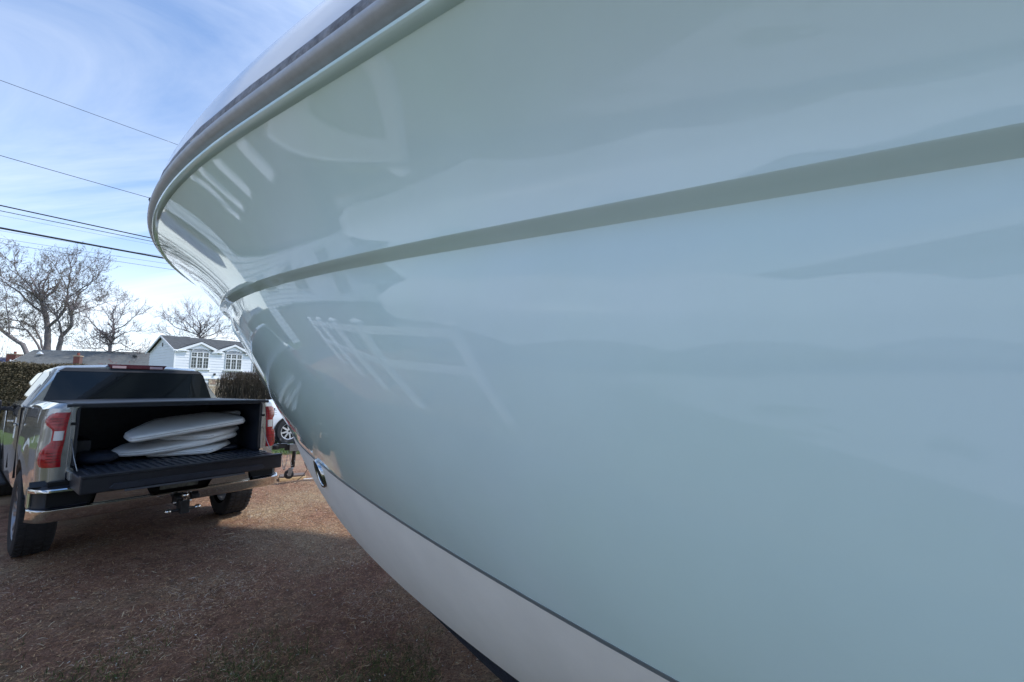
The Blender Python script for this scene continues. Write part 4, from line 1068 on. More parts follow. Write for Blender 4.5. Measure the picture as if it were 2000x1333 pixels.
# grey roofed low house on the left
GY = 46.0
A_ = at(67, 684, GY); B_ = at(300, 694.5, GY + 3.5)
gr = place('low_house', (A_.x, A_.y, 0), math.atan2(B_.y - A_.y, B_.x - A_.x), 'low house with a plain pale grey roof behind the truck', 'house')
GL = math.hypot(B_.x - A_.x, B_.y - A_.y) + 1.0; rz_ = A_.z
ro = shingles('roof', (-.9, -4.4, 3.0), (GL, -4.4, 3.0), (GL, 0, rz_), (0, 0, rz_), 26, M['roof2'], gr)
shingles('roof', (-.9, 4.4, 3.0), (GL, 4.4, 3.0), (GL, 0, rz_), (0, 0, rz_), 26, M['roof2'], gr)
m = MB(); m.add([(-.7, -4.2, 0), (GL - .2, -4.2, 0), (GL - .2, 4.2, 0), (-.7, 4.2, 0), (-.7, -4.2, 3.1), (GL - .2, -4.2, 3.1), (GL - .2, 4.2, 3.1), (-.7, 4.2, 3.1), (.0, 0, rz_ - .05), (GL - .2, 0, rz_ - .05)], [(0, 1, 5, 4), (2, 3, 7, 6), (3, 0, 4, 8, 7), (1, 2, 6, 9, 5)]); m.build('wall', M['siding'], gr)
m = MB(); m.prism([(-4.5, 2.86), (-4.5, 3.02), (0, rz_ + .03), (0, rz_ - .14)], lambda p: (-.98 + .98 * (p[1] - 3) / (rz_ - 3) if p[1] > 3 else -.98, p[0], p[1]), lambda p: (-.9 + .9 * (p[1] - 3) / (rz_ - 3) if p[1] > 3 else -.9, p[0], p[1])); m.build('rake_board', M['trim'], gr)
def brick_chimney(parent, x, y, z0, z1, w_=.7):
    c = MB().box(x, x + w_, y, y + w_, z0, z1).build('chimney', mat('chimney_mortar', (.20, .12, .10), .9), parent)
    z = z0; k = 0
    while z < z1 - .05:
        n = 3; o_ = (k % 2) * .1
        for j in range(n): MB().box(x + j * w_ / n + .01, x + (j + 1) * w_ / n - .01, y - .012, y, z + .01, z + .10).build('brick', M['brick'], c)
        z += .115; k += 1
    MB().box(x - .05, x + w_ + .05, y - .05, y + w_ + .05, z1, z1 + .10).build('chimney_cap', M['tanbrick'], c)
    MB().lathe([(0, .12), (.3, .12), (.3, .09)], (x + w_ / 2, y + w_ / 2, z1 + .1), 'z', 12).build('flue_pot', M['brick'], c)
ex_ = (B_ - A_).to_2d().normalized()
def gl(px, Yv):      # along-roof coordinate of photo column px
    d = at(px, 690, 1.0).to_2d(); o_ = A_.to_2d(); ey_ = Vector((-ex_.y, ex_.x)) * Yv; o2 = o_ + ey_
    det = ex_.x * (-d.y) + d.x * ex_.y
    return ((-o2.x) * (-d.y) - (-d.x) * (-o2.y)) / det
brick_chimney(gr, gl(144.5, -3.0), -3.0, 3.9, 5.05, .52)
MB().prism([(-.14, 0), (.14, 0), (0, .0001), (0, .18)][0:2] + [(.0, .16)], lambda p: (gl(78, -1.2) + p[0] * 1.6, -1.35, 5.35 + p[1] * 1.6), lambda p: (gl(78, -1.2) + p[0] * 1.6, -1.0, 5.35 + p[1] * 1.6)).build('roof_vent', M['trim'], gr)
MB().box(gl(260, -1.2), gl(260, -1.2) + .35, -1.3, -1.1, 5.2, 5.4).build('roof_vent', M['jackblack'], gr)

# house with solar panels at the left edge
SY = 50.0
P0_ = at(-160, 698, SY); P1_ = at(54, 697, SY + 2)
sh = place('solar_house', (P0_.x, P0_.y, 0), math.atan2(P1_.y - P0_.y, P1_.x - P0_.x), 'red roofed house with solar panels at the left edge above the hedge', 'house')
SL = math.hypot(P1_.x - P0_.x, P1_.y - P0_.y); rt = mat('dull_red_roof', (.20, .12, .12), .85, noise=(3, .3))
shingles('roof', (0, -4.2, 2.6), (SL, -4.2, 2.6), (SL, 0, 5.45), (0, 0, 5.45), 20, rt, sh); shingles('roof', (0, 4.2, 2.6), (SL, 4.2, 2.6), (SL, 0, 5.45), (0, 0, 5.45), 20, rt, sh)
MB().box(.1, SL - .1, -4, 4, 0, 2.7).build('wall', M['siding'], sh)
for r_ in range(3):
    for c_ in range(int(SL / 1.75)):
        x = .3 + c_ * 1.75; f0, f1 = .10 + r_ * .28, .10 + r_ * .28 + .25
        q = [(x, lerp(-4.2, 0, f0) - .07, lerp(2.6, 5.45, f0) + .12), (x + 1.66, lerp(-4.2, 0, f0) - .07, lerp(2.6, 5.45, f0) + .12), (x + 1.66, lerp(-4.2, 0, f1) - .07, lerp(2.6, 5.45, f1) + .12), (x, lerp(-4.2, 0, f1) - .07, lerp(2.6, 5.45, f1) + .12)]
        MB().add(q + [(a, b + .03, c - .04) for a, b, c in q], [(0, 1, 2, 3), (4, 5, 1, 0), (5, 6, 2, 1), (3, 0, 4, 7)][:3]).build('solar_panel', M['solar'], sh)
for f0 in (.36, .64, .92): MB().box(0, SL, lerp(-4.2, 0, f0) - .16, lerp(-4.2, 0, f0) - .10, lerp(2.6, 5.45, f0) + .10, lerp(2.6, 5.45, f0) + .16).build('panel_rail', M['trim'], sh)
sx_ = SL * (27 + 160) / 214
brick_chimney(sh, sx_, -1.0, 4.6, 5.75, .95)
for px_ in (6, 46): MB().tube([((px_ + 160) / 214 * SL, -1.6, 4.4), ((px_ + 160) / 214 * SL, -1.6, 5.1)], .07, 8).build('vent_pipe', M['trim'], sh)

# ------------------------------------------------------------------ bare trees
class Twigs:
    """many thin three sided tubes gathered in arrays"""
    def __init__(s): s.P = []; s.F = []; s.n = 0
    def add(s, pts, r0, r1, n=3):
        k = len(pts); 
        d = (pts[-1] - pts[0]); u = np.cross(d, (.3, .5, .81)); u /= (np.linalg.norm(u) + 1e-9); w_ = np.cross(d, u); w_ /= (np.linalg.norm(w_) + 1e-9)
        a = np.arange(n) * 2 * np.pi / n; ring = np.cos(a)[:, None] * u + np.sin(a)[:, None] * w_
        r = np.linspace(r0, r1, k)
        V = pts[:, None, :] + ring[None] * r[:, None, None]
        s.P.append(V.reshape(-1, 3)); i = np.arange(k - 1)[:, None] * n; j = np.arange(n)[None]; j2 = (j + 1) % n
        s.F.append(np.stack([i + j, i + j2, i + n + j2, i + n + j], -1).reshape(-1, 4) + s.n); s.n += k * n
    def build(s, name, mt, parent=None):
        V = np.concatenate(s.P).astype(np.float32); F = np.concatenate(s.F).astype(np.int32)
        me = bpy.data.meshes.new(name); me.vertices.add(len(V)); me.vertices.foreach_set('co', V.reshape(-1))
        me.loops.add(F.size); me.loops.foreach_set('vertex_index', F.reshape(-1)); me.polygons.add(len(F))
        me.polygons.foreach_set('loop_start', np.arange(0, F.size, 4, dtype=np.int32)); me.polygons.foreach_set('loop_total', np.full(len(F), 4, np.int32))
        me.update(); me.materials.append(mt); o = bpy.data.objects.new(name, me); COL.objects.link(o); o.parent = parent; return o
def grow(tw_, rg, p, d, L, r, depth, spread, up, bend=.42, kids=(3, 5), buds=None):
    n = 5; pts = [p]; q = p.copy(); dd = d / np.linalg.norm(d)
    for k in range(n - 1):
        dd = dd + rg.normal(0, bend, 3) * .5 + np.array([0, 0, up]) * .25; dd /= np.linalg.norm(dd); q = q + dd * L / (n - 1); pts.append(q)
    pts = np.array(pts); tw_.add(pts, r, r * .45, 4 if depth > 2 else 3)
    if depth <= 0:
        if buds is not None:
            for _ in range(2):
                c = pts[rg.integers(1, n)] + rg.normal(0, .04, 3); e = rg.normal(0, .045, 3); buds.add(np.array([c - e, c, c + e]), .014, .026)
        return
    m_ = rg.integers(kids[0], kids[1] + 1)
    for k in range(m_):
        f = rg.uniform(.3, 1.0); i = f * (n - 1); a = int(min(i, n - 2)); pp = pts[a] + (pts[a + 1] - pts[a]) * (i - a)
        dv = (pts[a + 1] - pts[a]); dv /= np.linalg.norm(dv); nd = dv + rg.normal(0, spread, 3); nd[2] += up * .5
        grow(tw_, rg, pp, nd, L * rg.uniform(.55, .8), max(r * .55, .012), depth - 1, spread, up, bend, kids, buds)
def traced_tree(name, label, limbs, Y, sc_, seed, tw_L, depth, spread=.55, up=.35, kids=(3, 4), base=None, tmat='twig', rtw=.016, budm=None, step=1, from_=.35):
    """limbs: list of (pixel points, radius0, radius1); sc_(p) -> photo pixel"""
    rg = np.random.default_rng(seed)
    b0 = at(*sc_(limbs[0][0][0]), Y); root = empty(name, (b0.x, b0.y, 0)); tag(root, label, 'tree')
    org = np.array([b0.x, b0.y, 0]); tk = MB(); lb = MB(); tws = Twigs(); bd = Twigs() if budm else None
    for li, (pp, r0, r1) in enumerate(limbs):
        dy = 0 if li == 0 else rg.uniform(-1, 1) * 1.2; n = len(pp); P = []
        for k, q in enumerate(pp):
            w_ = at(*sc_(q), Y + dy * k / max(n - 1, 1)); P.append(np.array(w_) - org)
        if li in (base or [0]): P = [np.array([P[0][0], P[0][1], -.1])] + P; rr = [r0 * .62] + list(np.linspace(r0 * .5, r1 * .5, n))
        else: rr = list(np.linspace(r0 * .52, r1 * .5, n))
        # wiggle and refine
        Q = []; RR = []
        for k in range(len(P) - 1):
            for f in (0, .33, .66): Q.append(P[k] * (1 - f) + P[k + 1] * f + rg.normal(0, .04, 3) * (1 if f else .3)); RR.append((rr[k] * (1 - f) + rr[k + 1] * f) * rg.uniform(.93, 1.07))
        Q.append(P[-1]); RR.append(rr[-1])
        (tk if li in (base or [0]) else lb).tube(Q, RR, 8)
        # side branches
        Ltot = sum(np.linalg.norm(Q[k + 1] - Q[k]) for k in range(len(Q) - 1)); nb = int(Ltot * 1.75 * step)
        for _ in range(nb):
            f = rg.uniform(from_ if li in (base or [0]) else .12, 1); i = f * (len(Q) - 1); a = int(min(i, len(Q) - 2)); p = Q[a] + (Q[a + 1] - Q[a]) * (i - a)
            if li in (base or [0]) and p[2] < 5: continue
            dv = Q[a + 1] - Q[a]; dv = dv / np.linalg.norm(dv)
            grow(tws, rg, p, dv * .5 + rg.normal(0, .6, 3) + np.array([0, 0, .25]), tw_L * .72 * rg.uniform(.5, 1.2) * (1.1 - .3 * f), rtw * 1.6, depth, spread, up, kids=kids, buds=bd)
        for _ in range(3): grow(tws, rg, Q[-1], (Q[-1] - Q[-2]) + rg.normal(0, .3, 3) * np.linalg.norm(Q[-1] - Q[-2]), tw_L * .8, max(r1 * .5, rtw * 1.5), depth, spread, up, kids=kids, buds=bd)
    tk.build('trunk', M['bark'], root, smooth=True)
    if lb.v: o = lb.build('limbs', M['bark'], root, smooth=True); o['kind'] = 'stuff'
    o = tws.build('twigs', M[tmat], root); o['kind'] = 'stuff'
    if bd and bd.P: o = bd.build('buds', M[budm], root); o['kind'] = 'stuff'
    return root
z3 = lambda p: (p[0] / 5.333, 470 + p[1] / 5.333)
BIG = [([(490, 1140), (495, 1000), (495, 900), (475, 790), (450, 680), (440, 640)], .72, .36),
       ([(480, 790), (400, 720), (300, 640), (200, 540), (60, 440), (-80, 390)], .30, .12),
       ([(440, 640), (340, 560), (210, 470), (60, 410)], .22, .10),
       ([(445, 630), (340, 510), (270, 430), (190, 360), (150, 260)], .22, .08),
       ([(450, 620), (455, 480), (500, 380), (540, 320)], .20, .07),
       ([(505, 900), (600, 820), (670, 720), (700, 600), (705, 510), (720, 400), (740, 290)], .34, .10),
       ([(610, 805), (520, 720), (460, 640), (440, 560)], .16, .07),
       ([(705, 600), (830, 520), (940, 440), (990, 370)], .18, .06),
       ([(705, 520), (660, 420), (600, 320)], .13, .05), ([(720, 440), (800, 350), (900, 300)], .11, .04), ([(190, 360), (100, 300), (40, 200)], .10, .04), ([(340, 560), (330, 450), (400, 350)], .12, .05)]
big = traced_tree('spreading_tree', 'tall bare tree with a thick upright trunk behind the grey roof', BIG, 56, z3, 3, 2.6, 2, step=1.25, kids=(3, 5), budm='bud')
FORK = [([(610, 1140), (635, 1050), (640, 1000), (700, 940), (745, 880), (745, 800)], .52, .30), ([(640, 1000), (625, 870), (600, 810)], .24, .2), ([(738, 775), (790, 670), (820, 560), (900, 500), (960, 430)], .24, .08),
        ([(735, 760), (720, 700), (700, 640)], .16, .10), ([(750, 775), (880, 720), (1000, 690), (1090, 650)], .13, .06), ([(820, 590), (760, 480), (780, 400)], .12, .05), ([(880, 720), (900, 640), (1000, 600)], .08, .04)]
traced_tree('forked_tree', 'bare tree with a pale forked trunk right of the thickest trunk', FORK, 54, z3, 4, 2.4, 2, step=1.15, kids=(3, 5), budm='bud')
LEAN = [([(310, 1230), (235, 1080), (120, 1010), (0, 920), (-120, 850)], .50, .25), ([(100, 975), (90, 850), (60, 640), (70, 540)], .14, .06), ([(0, 920), (-40, 760), (-20, 640)], .2, .08)]
traced_tree('leaning_tree', 'bare trunk leaning far to the left over the solar panel roof', LEAN, 49, z3, 5, 2.2, 2, step=1.0, budm='bud')
SLIM = [([(415, 1135), (350, 1020), (270, 930), (100, 905), (-20, 900)], .26, .12), ([(270, 930), (180, 820), (100, 740)], .12, .05)]
traced_tree('slim_tree', 'slim bare stem arching left beside the thick trunk', SLIM, 57, z3, 6, 2.0, 2, step=.9, budm='bud')
SLM2 = [([(450, 1135), (430, 1040), (370, 920), (250, 850), (80, 820), (-20, 770)], .26, .10), ([(370, 910), (365, 830), (360, 760)], .08, .04), ([(370, 880), (410, 800), (420, 760)], .08, .04)]
traced_tree('slim_tree', 'second slim stem rising closest to the thick trunk', SLM2, 58, z3, 7, 2.0, 2, step=.9, budm='bud')
MID = [([(1135, 1180), (1150, 1080), (1160, 1060)], .34, .28), ([(1160, 1060), (1190, 970), (1180, 860), (1170, 800), (1200, 700)], .24, .06), ([(1160, 1060), (1100, 1010), (1040, 950), (960, 860), (900, 800)], .18, .05), ([(1180, 1040), (1230, 1000), (1300, 960), (1400, 940)], .15, .05),
       ([(1180, 940), (1290, 890), (1350, 840), (1420, 780)], .14, .05), ([(1175, 1000), (1060, 980), (950, 1010), (860, 1050)], .14, .05), ([(1135, 1100), (1040, 1040), (970, 1010), (900, 950)], .12, .04),
       ([(1160, 1080), (1260, 1070), (1340, 1120), (1420, 1150)], .13, .05), ([(1150, 1165), (1250, 1140), (1400, 1150)], .12, .05), ([(1180, 860), (1120, 780), (1080, 720)], .09, .04), ([(1185, 880), (1260, 800), (1290, 720)], .09, .04), ([(1135, 1160), (1040, 1120), (940, 1120)], .1, .04)]
traced_tree('rounded_tree', 'smaller rounded bare tree between the forked tree and the white house', MID, 48, z3, 8, 1.75, 2, step=1.5, kids=(3, 5))
z4 = lambda p: (280 + p[0] / 4.9375, 590 + p[1] / 4.9375)
BK = [([(560, 400), (550, 350), (540, 310)], .30, .22), ([(540, 320), (480, 250), (420, 200), (350, 150)], .18, .06), ([(540, 320), (420, 280), (300, 240), (210, 160)], .16, .05), ([(545, 310), (560, 230), (520, 150)], .15, .05), ([(550, 330), (640, 260), (700, 200)], .14, .05),
      ([(555, 350), (680, 310), (780, 260)], .14, .05), ([(560, 370), (700, 350), (840, 350)], .12, .04), ([(520, 370), (440, 340), (330, 340), (230, 320)], .12, .04), ([(480, 250), (480, 170), (440, 110)], .1, .04), ([(600, 280), (620, 200), (640, 150)], .1, .04), ([(420, 280), (380, 200), (270, 150)], .1, .04)]
traced_tree('backyard_tree', 'wide bare tree crown rising behind the white house roof', BK, 62, z4, 9, 2.0, 2, step=1.5, kids=(3, 5))
# distant low scrub on the horizon and small shrubs
def bush(name, label, c, w_, h_, n, mt, seed, cat='shrub', L=.8, r=.012, depth=1, budm=None, kind=None):
    rg = np.random.default_rng(seed); t = Twigs(); b = Twigs() if budm else None; root = empty(name, c); tag(root, label, cat)
    for _ in range(n):
        p = np.array([rg.uniform(-w_ / 2, w_ / 2) * .4, rg.uniform(-.4, .4), 0]); d = np.array([rg.normal(0, .5) + p[0] / w_, rg.normal(0, .3), 1.0])
        grow(t, rg, p, d, h_ * rg.uniform(.5, .8), r * 2.0, depth + 1, .5, .3, buds=b, kids=(2, 4))
    o = t.build('stems', M[mt], root); o['kind'] = 'stuff'
    if b: o = b.build('buds', M[budm], root); o['kind'] = 'stuff'
    return root
q = at(232, 712, 37); bush('red_shrub', 'low shrub with red buds in front of the grey roof', (q.x, q.y, 0), 5.0, 3.2, 26, 'twig', 21, budm='redbud', r=.012)
q = at(311, 712, 34); bush('small_shrub', 'small dark twiggy shrub against the shaded house gable', (q.x, q.y, 0), 1.6, 2.9, 7, 'twig', 22, budm='redbud', r=.010)
def far_tree(px, top, Y, w_, seed, label, budm):
    q = at(px, 700, Y); h_ = (760 - top) / FPX * Y + 1.6
    return bush('distant_tree', label, (q.x, q.y, 0), w_, h_ * .9, 30, 'twig', seed, 'tree', r=.03, depth=1, budm=budm)
far_tree(8, 672, 90, 10, 31, 'distant hazy tree at the left edge behind the solar panels', 'bud')
far_tree(205, 672, 95, 20, 32, 'distant yellowish tree line tree behind the rounded bare tree', 'bud')
far_tree(130, 676, 92, 14, 33, 'distant low tree behind the grey roof ridge beside the forked trunk', 'bud')

# ------------------------------------------------------------------ hedges
def leafy_hedge(name, label, P0, P1, h_, dep, n, seed, lm):
    d = (P1 - P0); L = d.length; root = empty(name, (P0.x, P0.y, 0), math.atan2(d.y, d.x)); tag(root, label, 'hedge')
    rg = np.random.default_rng(seed)
    rows = []
    for i in range(60):
        x = L * i / 59; bz = .06 * mn.noise((x * .5, seed, 0))
        rows.append([(x, y, z + (bz if z > 1 else 0)) for y, z in ((0.12, 0), (.10, h_ * .5), (.14, h_ - .15), (.35, h_ - .08), (dep - .35, h_ - .08), (dep - .12, h_ - .2), (dep, 0))])
    MB().grid(rows).build('inner_growth', mat('hedge_core', (.085, .070, .045), .95, noise=(3, .5)), root)
    x = rg.uniform(-.05, L + .05, n); f = rg.random(n); up_ = f > .72
    y = np.where(up_, rg.uniform(0, dep, n), rg.normal(.08, .06, n)); z = np.where(up_, h_ + rg.normal(-.04, .05, n), rg.uniform(0.3, h_, n))
    bump = np.array([mn.noise((a * .9, c * .9, seed)) for a, c in zip(x, z)]); y = np.where(up_, y, y - bump * .14); z = np.where(up_, z + np.array([.07 * mn.noise((a * 1.2, 9, seed)) for a in x]), z)
    c = np.stack([x, y, z], 1); s_ = rg.uniform(.018, .045, n)[:, None]; u = rg.normal(0, 1, (n, 3)); u /= np.linalg.norm(u, axis=1)[:, None]; v = np.cross(u, rg.normal(0, 1, (n, 3))); v /= np.linalg.norm(v, axis=1)[:, None]
    V = np.stack([c - u * s_, c + v * s_ * .5, c + u * s_, c - v * s_ * .5], 1).reshape(-1, 3).astype(np.float32); F = np.arange(4 * n, dtype=np.int32)
    me = bpy.data.meshes.new('foliage'); me.vertices.add(4 * n); me.vertices.foreach_set('co', V.reshape(-1)); me.loops.add(4 * n); me.loops.foreach_set('vertex_index', F); me.polygons.add(n)
    me.polygons.foreach_set('loop_start', np.arange(0, 4 * n, 4, dtype=np.int32)); me.polygons.foreach_set('loop_total', np.full(n, 4, np.int32)); me.update(); me.materials.append(lm)
    o = bpy.data.objects.new('foliage', me); COL.objects.link(o); o.parent = root; o['kind'] = 'stuff'; return root
M['hleaf'] = island_mat('olive_hedge_leaves', [(0, (.075, .062, .036)), (.5, (.125, .102, .060)), (.85, (.165, .135, .08)), (1, (.22, .175, .115))])
a_ = at(-420, 709, 13.0); b_ = at(168, 709, 17.5)
leafy_hedge('clipped_hedge', 'dense clipped olive brown hedge behind the truck cab', Vector((a_.x, a_.y, 0)), Vector((b_.x, b_.y, 0)), 2.56, 1.2, 90000, 41, M['hleaf'])
# leafless hedge in front of the white house
a_ = at(424, 727, 25); b_ = at(690, 727, 27.5)
d_ = Vector((b_.x - a_.x, b_.y - a_.y)); bh = empty('bare_hedge', (a_.x, a_.y, 0), math.atan2(d_.y, d_.x)); tag(bh, 'leafless brown clipped hedge below the dormer windows', 'hedge')
rg = np.random.default_rng(51); t = Twigs(); HH = 2.62
for k in range(1500):
    x = rg.uniform(0, d_.length); y = rg.uniform(0, .9); hgt = HH * min(1, .80 + .25 * min(1, x / .5)) + rg.normal(0, .04)
    n = 6; zs = np.linspace(0 if k % 3 else rg.uniform(.3, 1.6), hgt, n); dx_ = np.cumsum(rg.normal(0, .06, n)) + (rg.normal(0, .12) * np.linspace(0, 1, n)); dy_ = np.cumsum(rg.normal(0, .04, n))
    px_ = np.maximum(x + dx_, .0 + .18 * (zs / HH > .9)); pts = np.stack([px_, y + dy_, np.minimum(zs, hgt)], 1); t.add(pts, .016, .006)
for k in range(5200):
    x = rg.uniform(0, d_.length); z = HH * rg.random() ** .45; y = rg.uniform(-.05, .9)
    if x < .35 and z > HH - .3 + x * .5: continue
    d = rg.normal(0, 1, 3) * np.array([1, .6, .8]); d /= np.linalg.norm(d); L = rg.uniform(.12, .4); p = np.array([x, y, min(z, HH - .03)])
    e = p + d * L; e[2] = min(e[2], HH + rg.normal(0, .03)); e[0] = max(e[0], 0); t.add(np.array([p, (p + e) / 2 + rg.normal(0, .02, 3), e]), .007, .004)
o = t.build('twigs', M['hedge_twig'], bh); o['kind'] = 'stuff'

# ------------------------------------------------------------------ overhead cables
wires = [([(0, 157), (165, 217), (330, 277)], .013, 'uppermost single cable crossing the sky'), ([(0, 304), (158, 348), (292, 387)], .015, 'second cable from the top with a gentle sag'),
         ([(0, 401.5), (147, 433), (294, 465)], .030, 'upper cable of the bundled pair'), ([(0, 412), (148, 441), (297, 472)], .017, 'lower cable of the bundled pair'), ([(0, 421), (150, 448), (297, 478)], .005, 'faint hair thin wire under the bundled pair'),
         ([(0, 445.5), (160, 474), (317, 504)], .048, 'thickest black cable of all'), ([(0, 451), (160, 477), (312, 500)], .006, 'thin wire hugging the thickest cable'), ([(0, 466), (165, 491), (330, 516)], .007, 'thin wire second from the bottom'), ([(0, 475), (165, 501), (330, 526)], .009, 'lowest thin wire above the treetops')]
WD = Vector((math.sin(R(40)), math.cos(R(40)), 0)); W0 = Vector((-24.3, 20, 0))
def on_wire_plane(px, py):
    a = at(px, py, 1.0) - Vector((0, 0, CAM_H)); n_ = Vector((WD.y, -WD.x, 0)); t = W0.dot(n_) / a.dot(n_); return Vector((0, 0, CAM_H)) + a * t
for pts, r_, lb in wires:
    Q = [on_wire_plane(*p) for p in pts]; T = [(q - W0).dot(WD) for q in Q]; c = np.polyfit(T, [q.z for q in Q], 2 if len(pts) > 2 else 1)
    c[0] = min(max(c[0], .0005), .004)
    # keep both end points, use a gentle sag
    lin = np.polyfit([T[0], T[-1]], [Q[0].z - c[0] * T[0] ** 2, Q[-1].z - c[0] * T[-1] ** 2], 1)
    path = [W0 + WD * t + Vector((0, 0, c[0] * t * t + lin[0] * t + lin[1])) for t in np.linspace(-14, 26, 30)]
    o = MB().tube(path, r_, 6).build('overhead_cable', M['wire'], smooth=True); tag(o, lb + ', running beside the street', 'cable', 'overhead cables above the hedge')

# ------------------------------------------------------------------ what the glossy hull mirrors from beside and behind the camera
fpts = [Vector(p) for p in ((-9.0, 5.0), (-7.2, 3.95), (-5.6, 3.0), (-4.25, 2.15), (-3.3, .75))]
fence = empty('rail_fence', (fpts[4].x, fpts[4].y, 0)); tag(fence, 'white vinyl two rail fence mirrored in the glossy side of the hull', 'fence')
for k, p in enumerate(fpts):
    l = p - fpts[4]; d = fpts[min(k + 1, len(fpts) - 1)] - fpts[max(k - 1, 0)]; rzz = math.atan2(d.y, d.x)
    m = MB(); m.box(-.063, .063, -.063, .063, -.05, 1.64); po = m.build('fence_post', M['vinylfence'], fence, bevel=.006, loc=(l.x, l.y, 0), rot=(0, 0, rzz))
    m = MB(); m.add([(-.08, -.08, 1.64), (.08, -.08, 1.64), (.08, .08, 1.64), (-.08, .08, 1.64), (-.08, -.08, 1.67), (.08, -.08, 1.67), (.08, .08, 1.67), (-.08, .08, 1.67), (0, 0, 1.73)], [(0, 3, 2, 1), (0, 1, 5, 4), (1, 2, 6, 5), (2, 3, 7, 6), (3, 0, 4, 7), (4, 5, 8), (5, 6, 8), (6, 7, 8), (7, 4, 8)]); m.build('post_cap', M['vinylfence'], po)
    if k < len(fpts) - 1:
        a = p - fpts[4]; b = fpts[k + 1] - fpts[4]; dd = (b - a); L = dd.length
        for z in (.82, 1.44):
            m = MB(); m.box(.063, L - .063, -.02, .02, z, z + .14); m.build('fence_rail', M['vinylfence'], fence, bevel=.004, loc=(a.x, a.y, 0), rot=(0, 0, math.atan2(dd.y, dd.x)))
# a boat in white shrink wrap further left
wb = place('wrapped_boat', (-8.3, -2.6, 0), math.atan2(4.2, -1.6), 'boat in white shrink wrap mirrored as a pale sail shape in the hull', 'boat')
rows = []
for i, x in enumerate(np.linspace(-11.5, 5.2, 70)):
    f = max(0, (x - 1.0) / 4.2); w_ = 1.35 * (1 - f ** 2.2); sc_l = abs(math.sin((x + 5.5) * PI / 3.4)) ** .7
    zr = 3.7 - .10 * (x / 5) ** 2 - .28 * (1 - abs(math.sin((x + 5.5) * PI / 3.8))) - 1.0 * f ** 3
    zb = .80 + .38 * sc_l + .9 * f ** 1.5
    r_ = [(x, -w_ * .98, zb), (x, -w_ * 1.0, zb + .3), (x, -w_ * 1.02, 1.9 + .2 * f), (x, -w_ * .98, 2.25 + .3 * f), (x, -w_ * .5, lerp(2.25 + .3 * f, zr, .45)), (x, 0, zr)]
    rows.append(r_ + [(a, -b, c) for a, b, c in r_[-2::-1]])
m = MB(); m.grid(rows); m.add(rows[0], [tuple(range(11))]); m.build('shrink_wrap', M['wrap'], wb, auto=50)
rows = []
for x in np.linspace(-5.3, 4.6, 24):
    f = max(0, (x - .6) / 4.0); w_ = 1.25 * (1 - min(1, f) ** 2); rows.append([(x, -w_ * .6, 1.18 + .3 * f), (x, -w_ * .5, .95 + .25 * f), (x, 0, .62 + .55 * f ** 2), (x, w_ * .5, .95 + .25 * f), (x, w_ * .6, 1.18 + .3 * f)])
MB().grid(rows).build('hull_bottom', M['gel_white'], wb, auto=50)
m = MB(); m.box(-4.5, 6.4, -.05, .05, .42, .52); m.box(-3.2, -3.1, -1.2, 1.2, .40, .50); m.box(-1.2, -1.1, -1.1, 1.1, .40, .9); m.box(1.8, 1.9, -.7, .7, .40, .95); m.box(6.1, 6.2, -.04, .04, 0, .5); m.build('trailer_frame', M['galv'], wb)
for x in (-3.6, -2.7):
    for sg in (-1, 1): MB().lathe([(-.1, .2), (-.1, .32), (.1, .32), (.1, .2)], (x, sg * 1.15, .32), 'y', 20).build('wheel', M['rubber'], wb)
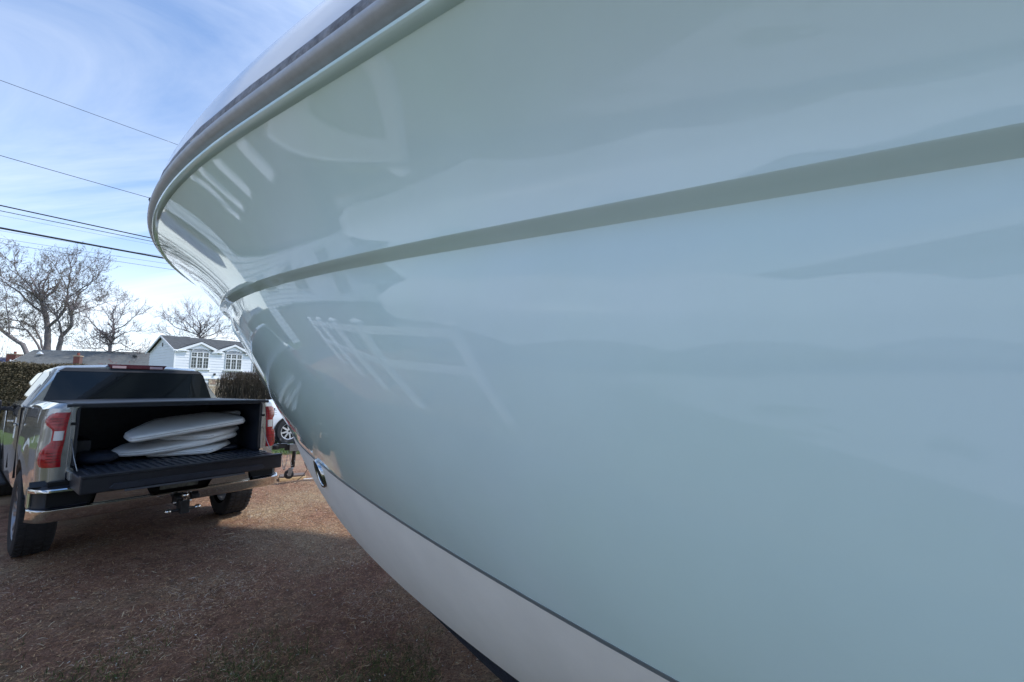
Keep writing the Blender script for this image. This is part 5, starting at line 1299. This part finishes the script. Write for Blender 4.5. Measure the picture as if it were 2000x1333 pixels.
# neighbouring white house on that side
nh = place('neighbour_house', (-25.0, 1.5, 0), R(62), 'pale house with white framed windows mirrored in the bow flare', 'house')
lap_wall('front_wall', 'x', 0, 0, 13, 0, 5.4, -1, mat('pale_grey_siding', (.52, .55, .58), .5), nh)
lap_wall('gable_wall', 'y', 0, 0, 8, 0, 5.4, -1, M['siding'], nh, gable=(4, 7.4))
MB().box(.02, 12.98, .05, 8, 0, 5.38).build('inner_wall', M['siding'], nh)
shingles('roof', (-.3, -.4, 5.35), (13.3, -.4, 5.35), (13.3, 4, 7.5), (-.3, 4, 7.5), 16, M['roof'], nh); shingles('roof', (-.3, 8.4, 5.35), (13.3, 8.4, 5.35), (13.3, 4, 7.5), (-.3, 4, 7.5), 16, M['roof'], nh)
for x in (1.4, 4.6, 8.0, 11.0):
    for z in (.9, 3.5): sash(nh, x, x + 1.1, z, z + 1.3, -.05, 2, 3)
# unseen pale concrete slab, added to bounce light up under the bow flare
MB().add([(-7, -2.2, .004), (9, -2.2, .004), (9, -14, .004), (-7, -14, .004)], [(0, 1, 2, 3)]).build('bounce_drive', mat('bounce_concrete', (.42, .41, .39), .85, noise=(6, .12)))
bpy.data.objects['bounce_drive']['kind'] = 'structure'
MB().box(-60, 60, 0, 6.5, .004, .006).build('street', M['asphalt'])
st_ = bpy.data.objects['street']; st_['kind'] = 'structure'; q = WC + Vector((math.cos(SA), -math.sin(SA), 0)) * .6; st_.location = (q.x, q.y, 0); st_.rotation_euler = (0, 0, PI / 2 - SA)

mt_ = copy_tree(big); mt_.location = (17, -15, 0); mt_.rotation_euler = (0, 0, 2.1); mt_['label'] = 'bare tree mirrored in the rear window of the pickup truck'

gg = place('added_garage', (22.0, -13.0, 0), PI + .06, 'unseen long white building added to even out the reflection in the near hull side', 'added_garage')  # invented building out of view, added for an even pale reflection in the hull
lap_wall('front_wall', 'x', 0, 0, 44, 0, 4.6, -1, M['siding'], gg)
MB().box(.02, 43.98, .05, 7, 0, 4.58).build('inner_wall', M['siding'], gg)
shingles('roof', (-.3, -.4, 4.55), (44.3, -.4, 4.55), (44.3, 3.5, 6.4), (-.3, 3.5, 6.4), 14, M['roof'], gg); shingles('roof', (-.3, 7.4, 4.55), (44.3, 7.4, 4.55), (44.3, 3.5, 6.4), (-.3, 3.5, 6.4), 14, M['roof'], gg)

leafy_hedge('clipped_hedge', 'unseen dark green hedge added behind the white rail fence to darken its reflection in the hull', Vector((-16.5, 9.5, 0)), Vector((-12.2, 2.4, 0)), 2.3, 1.1, 40000, 44,  # added out of view so the mirrored fence rails stand against dark
            island_mat('added_hedge_leaves', [(0, (.018, .026, .010)), (.6, (.045, .060, .022)), (1, (.09, .10, .04))]))
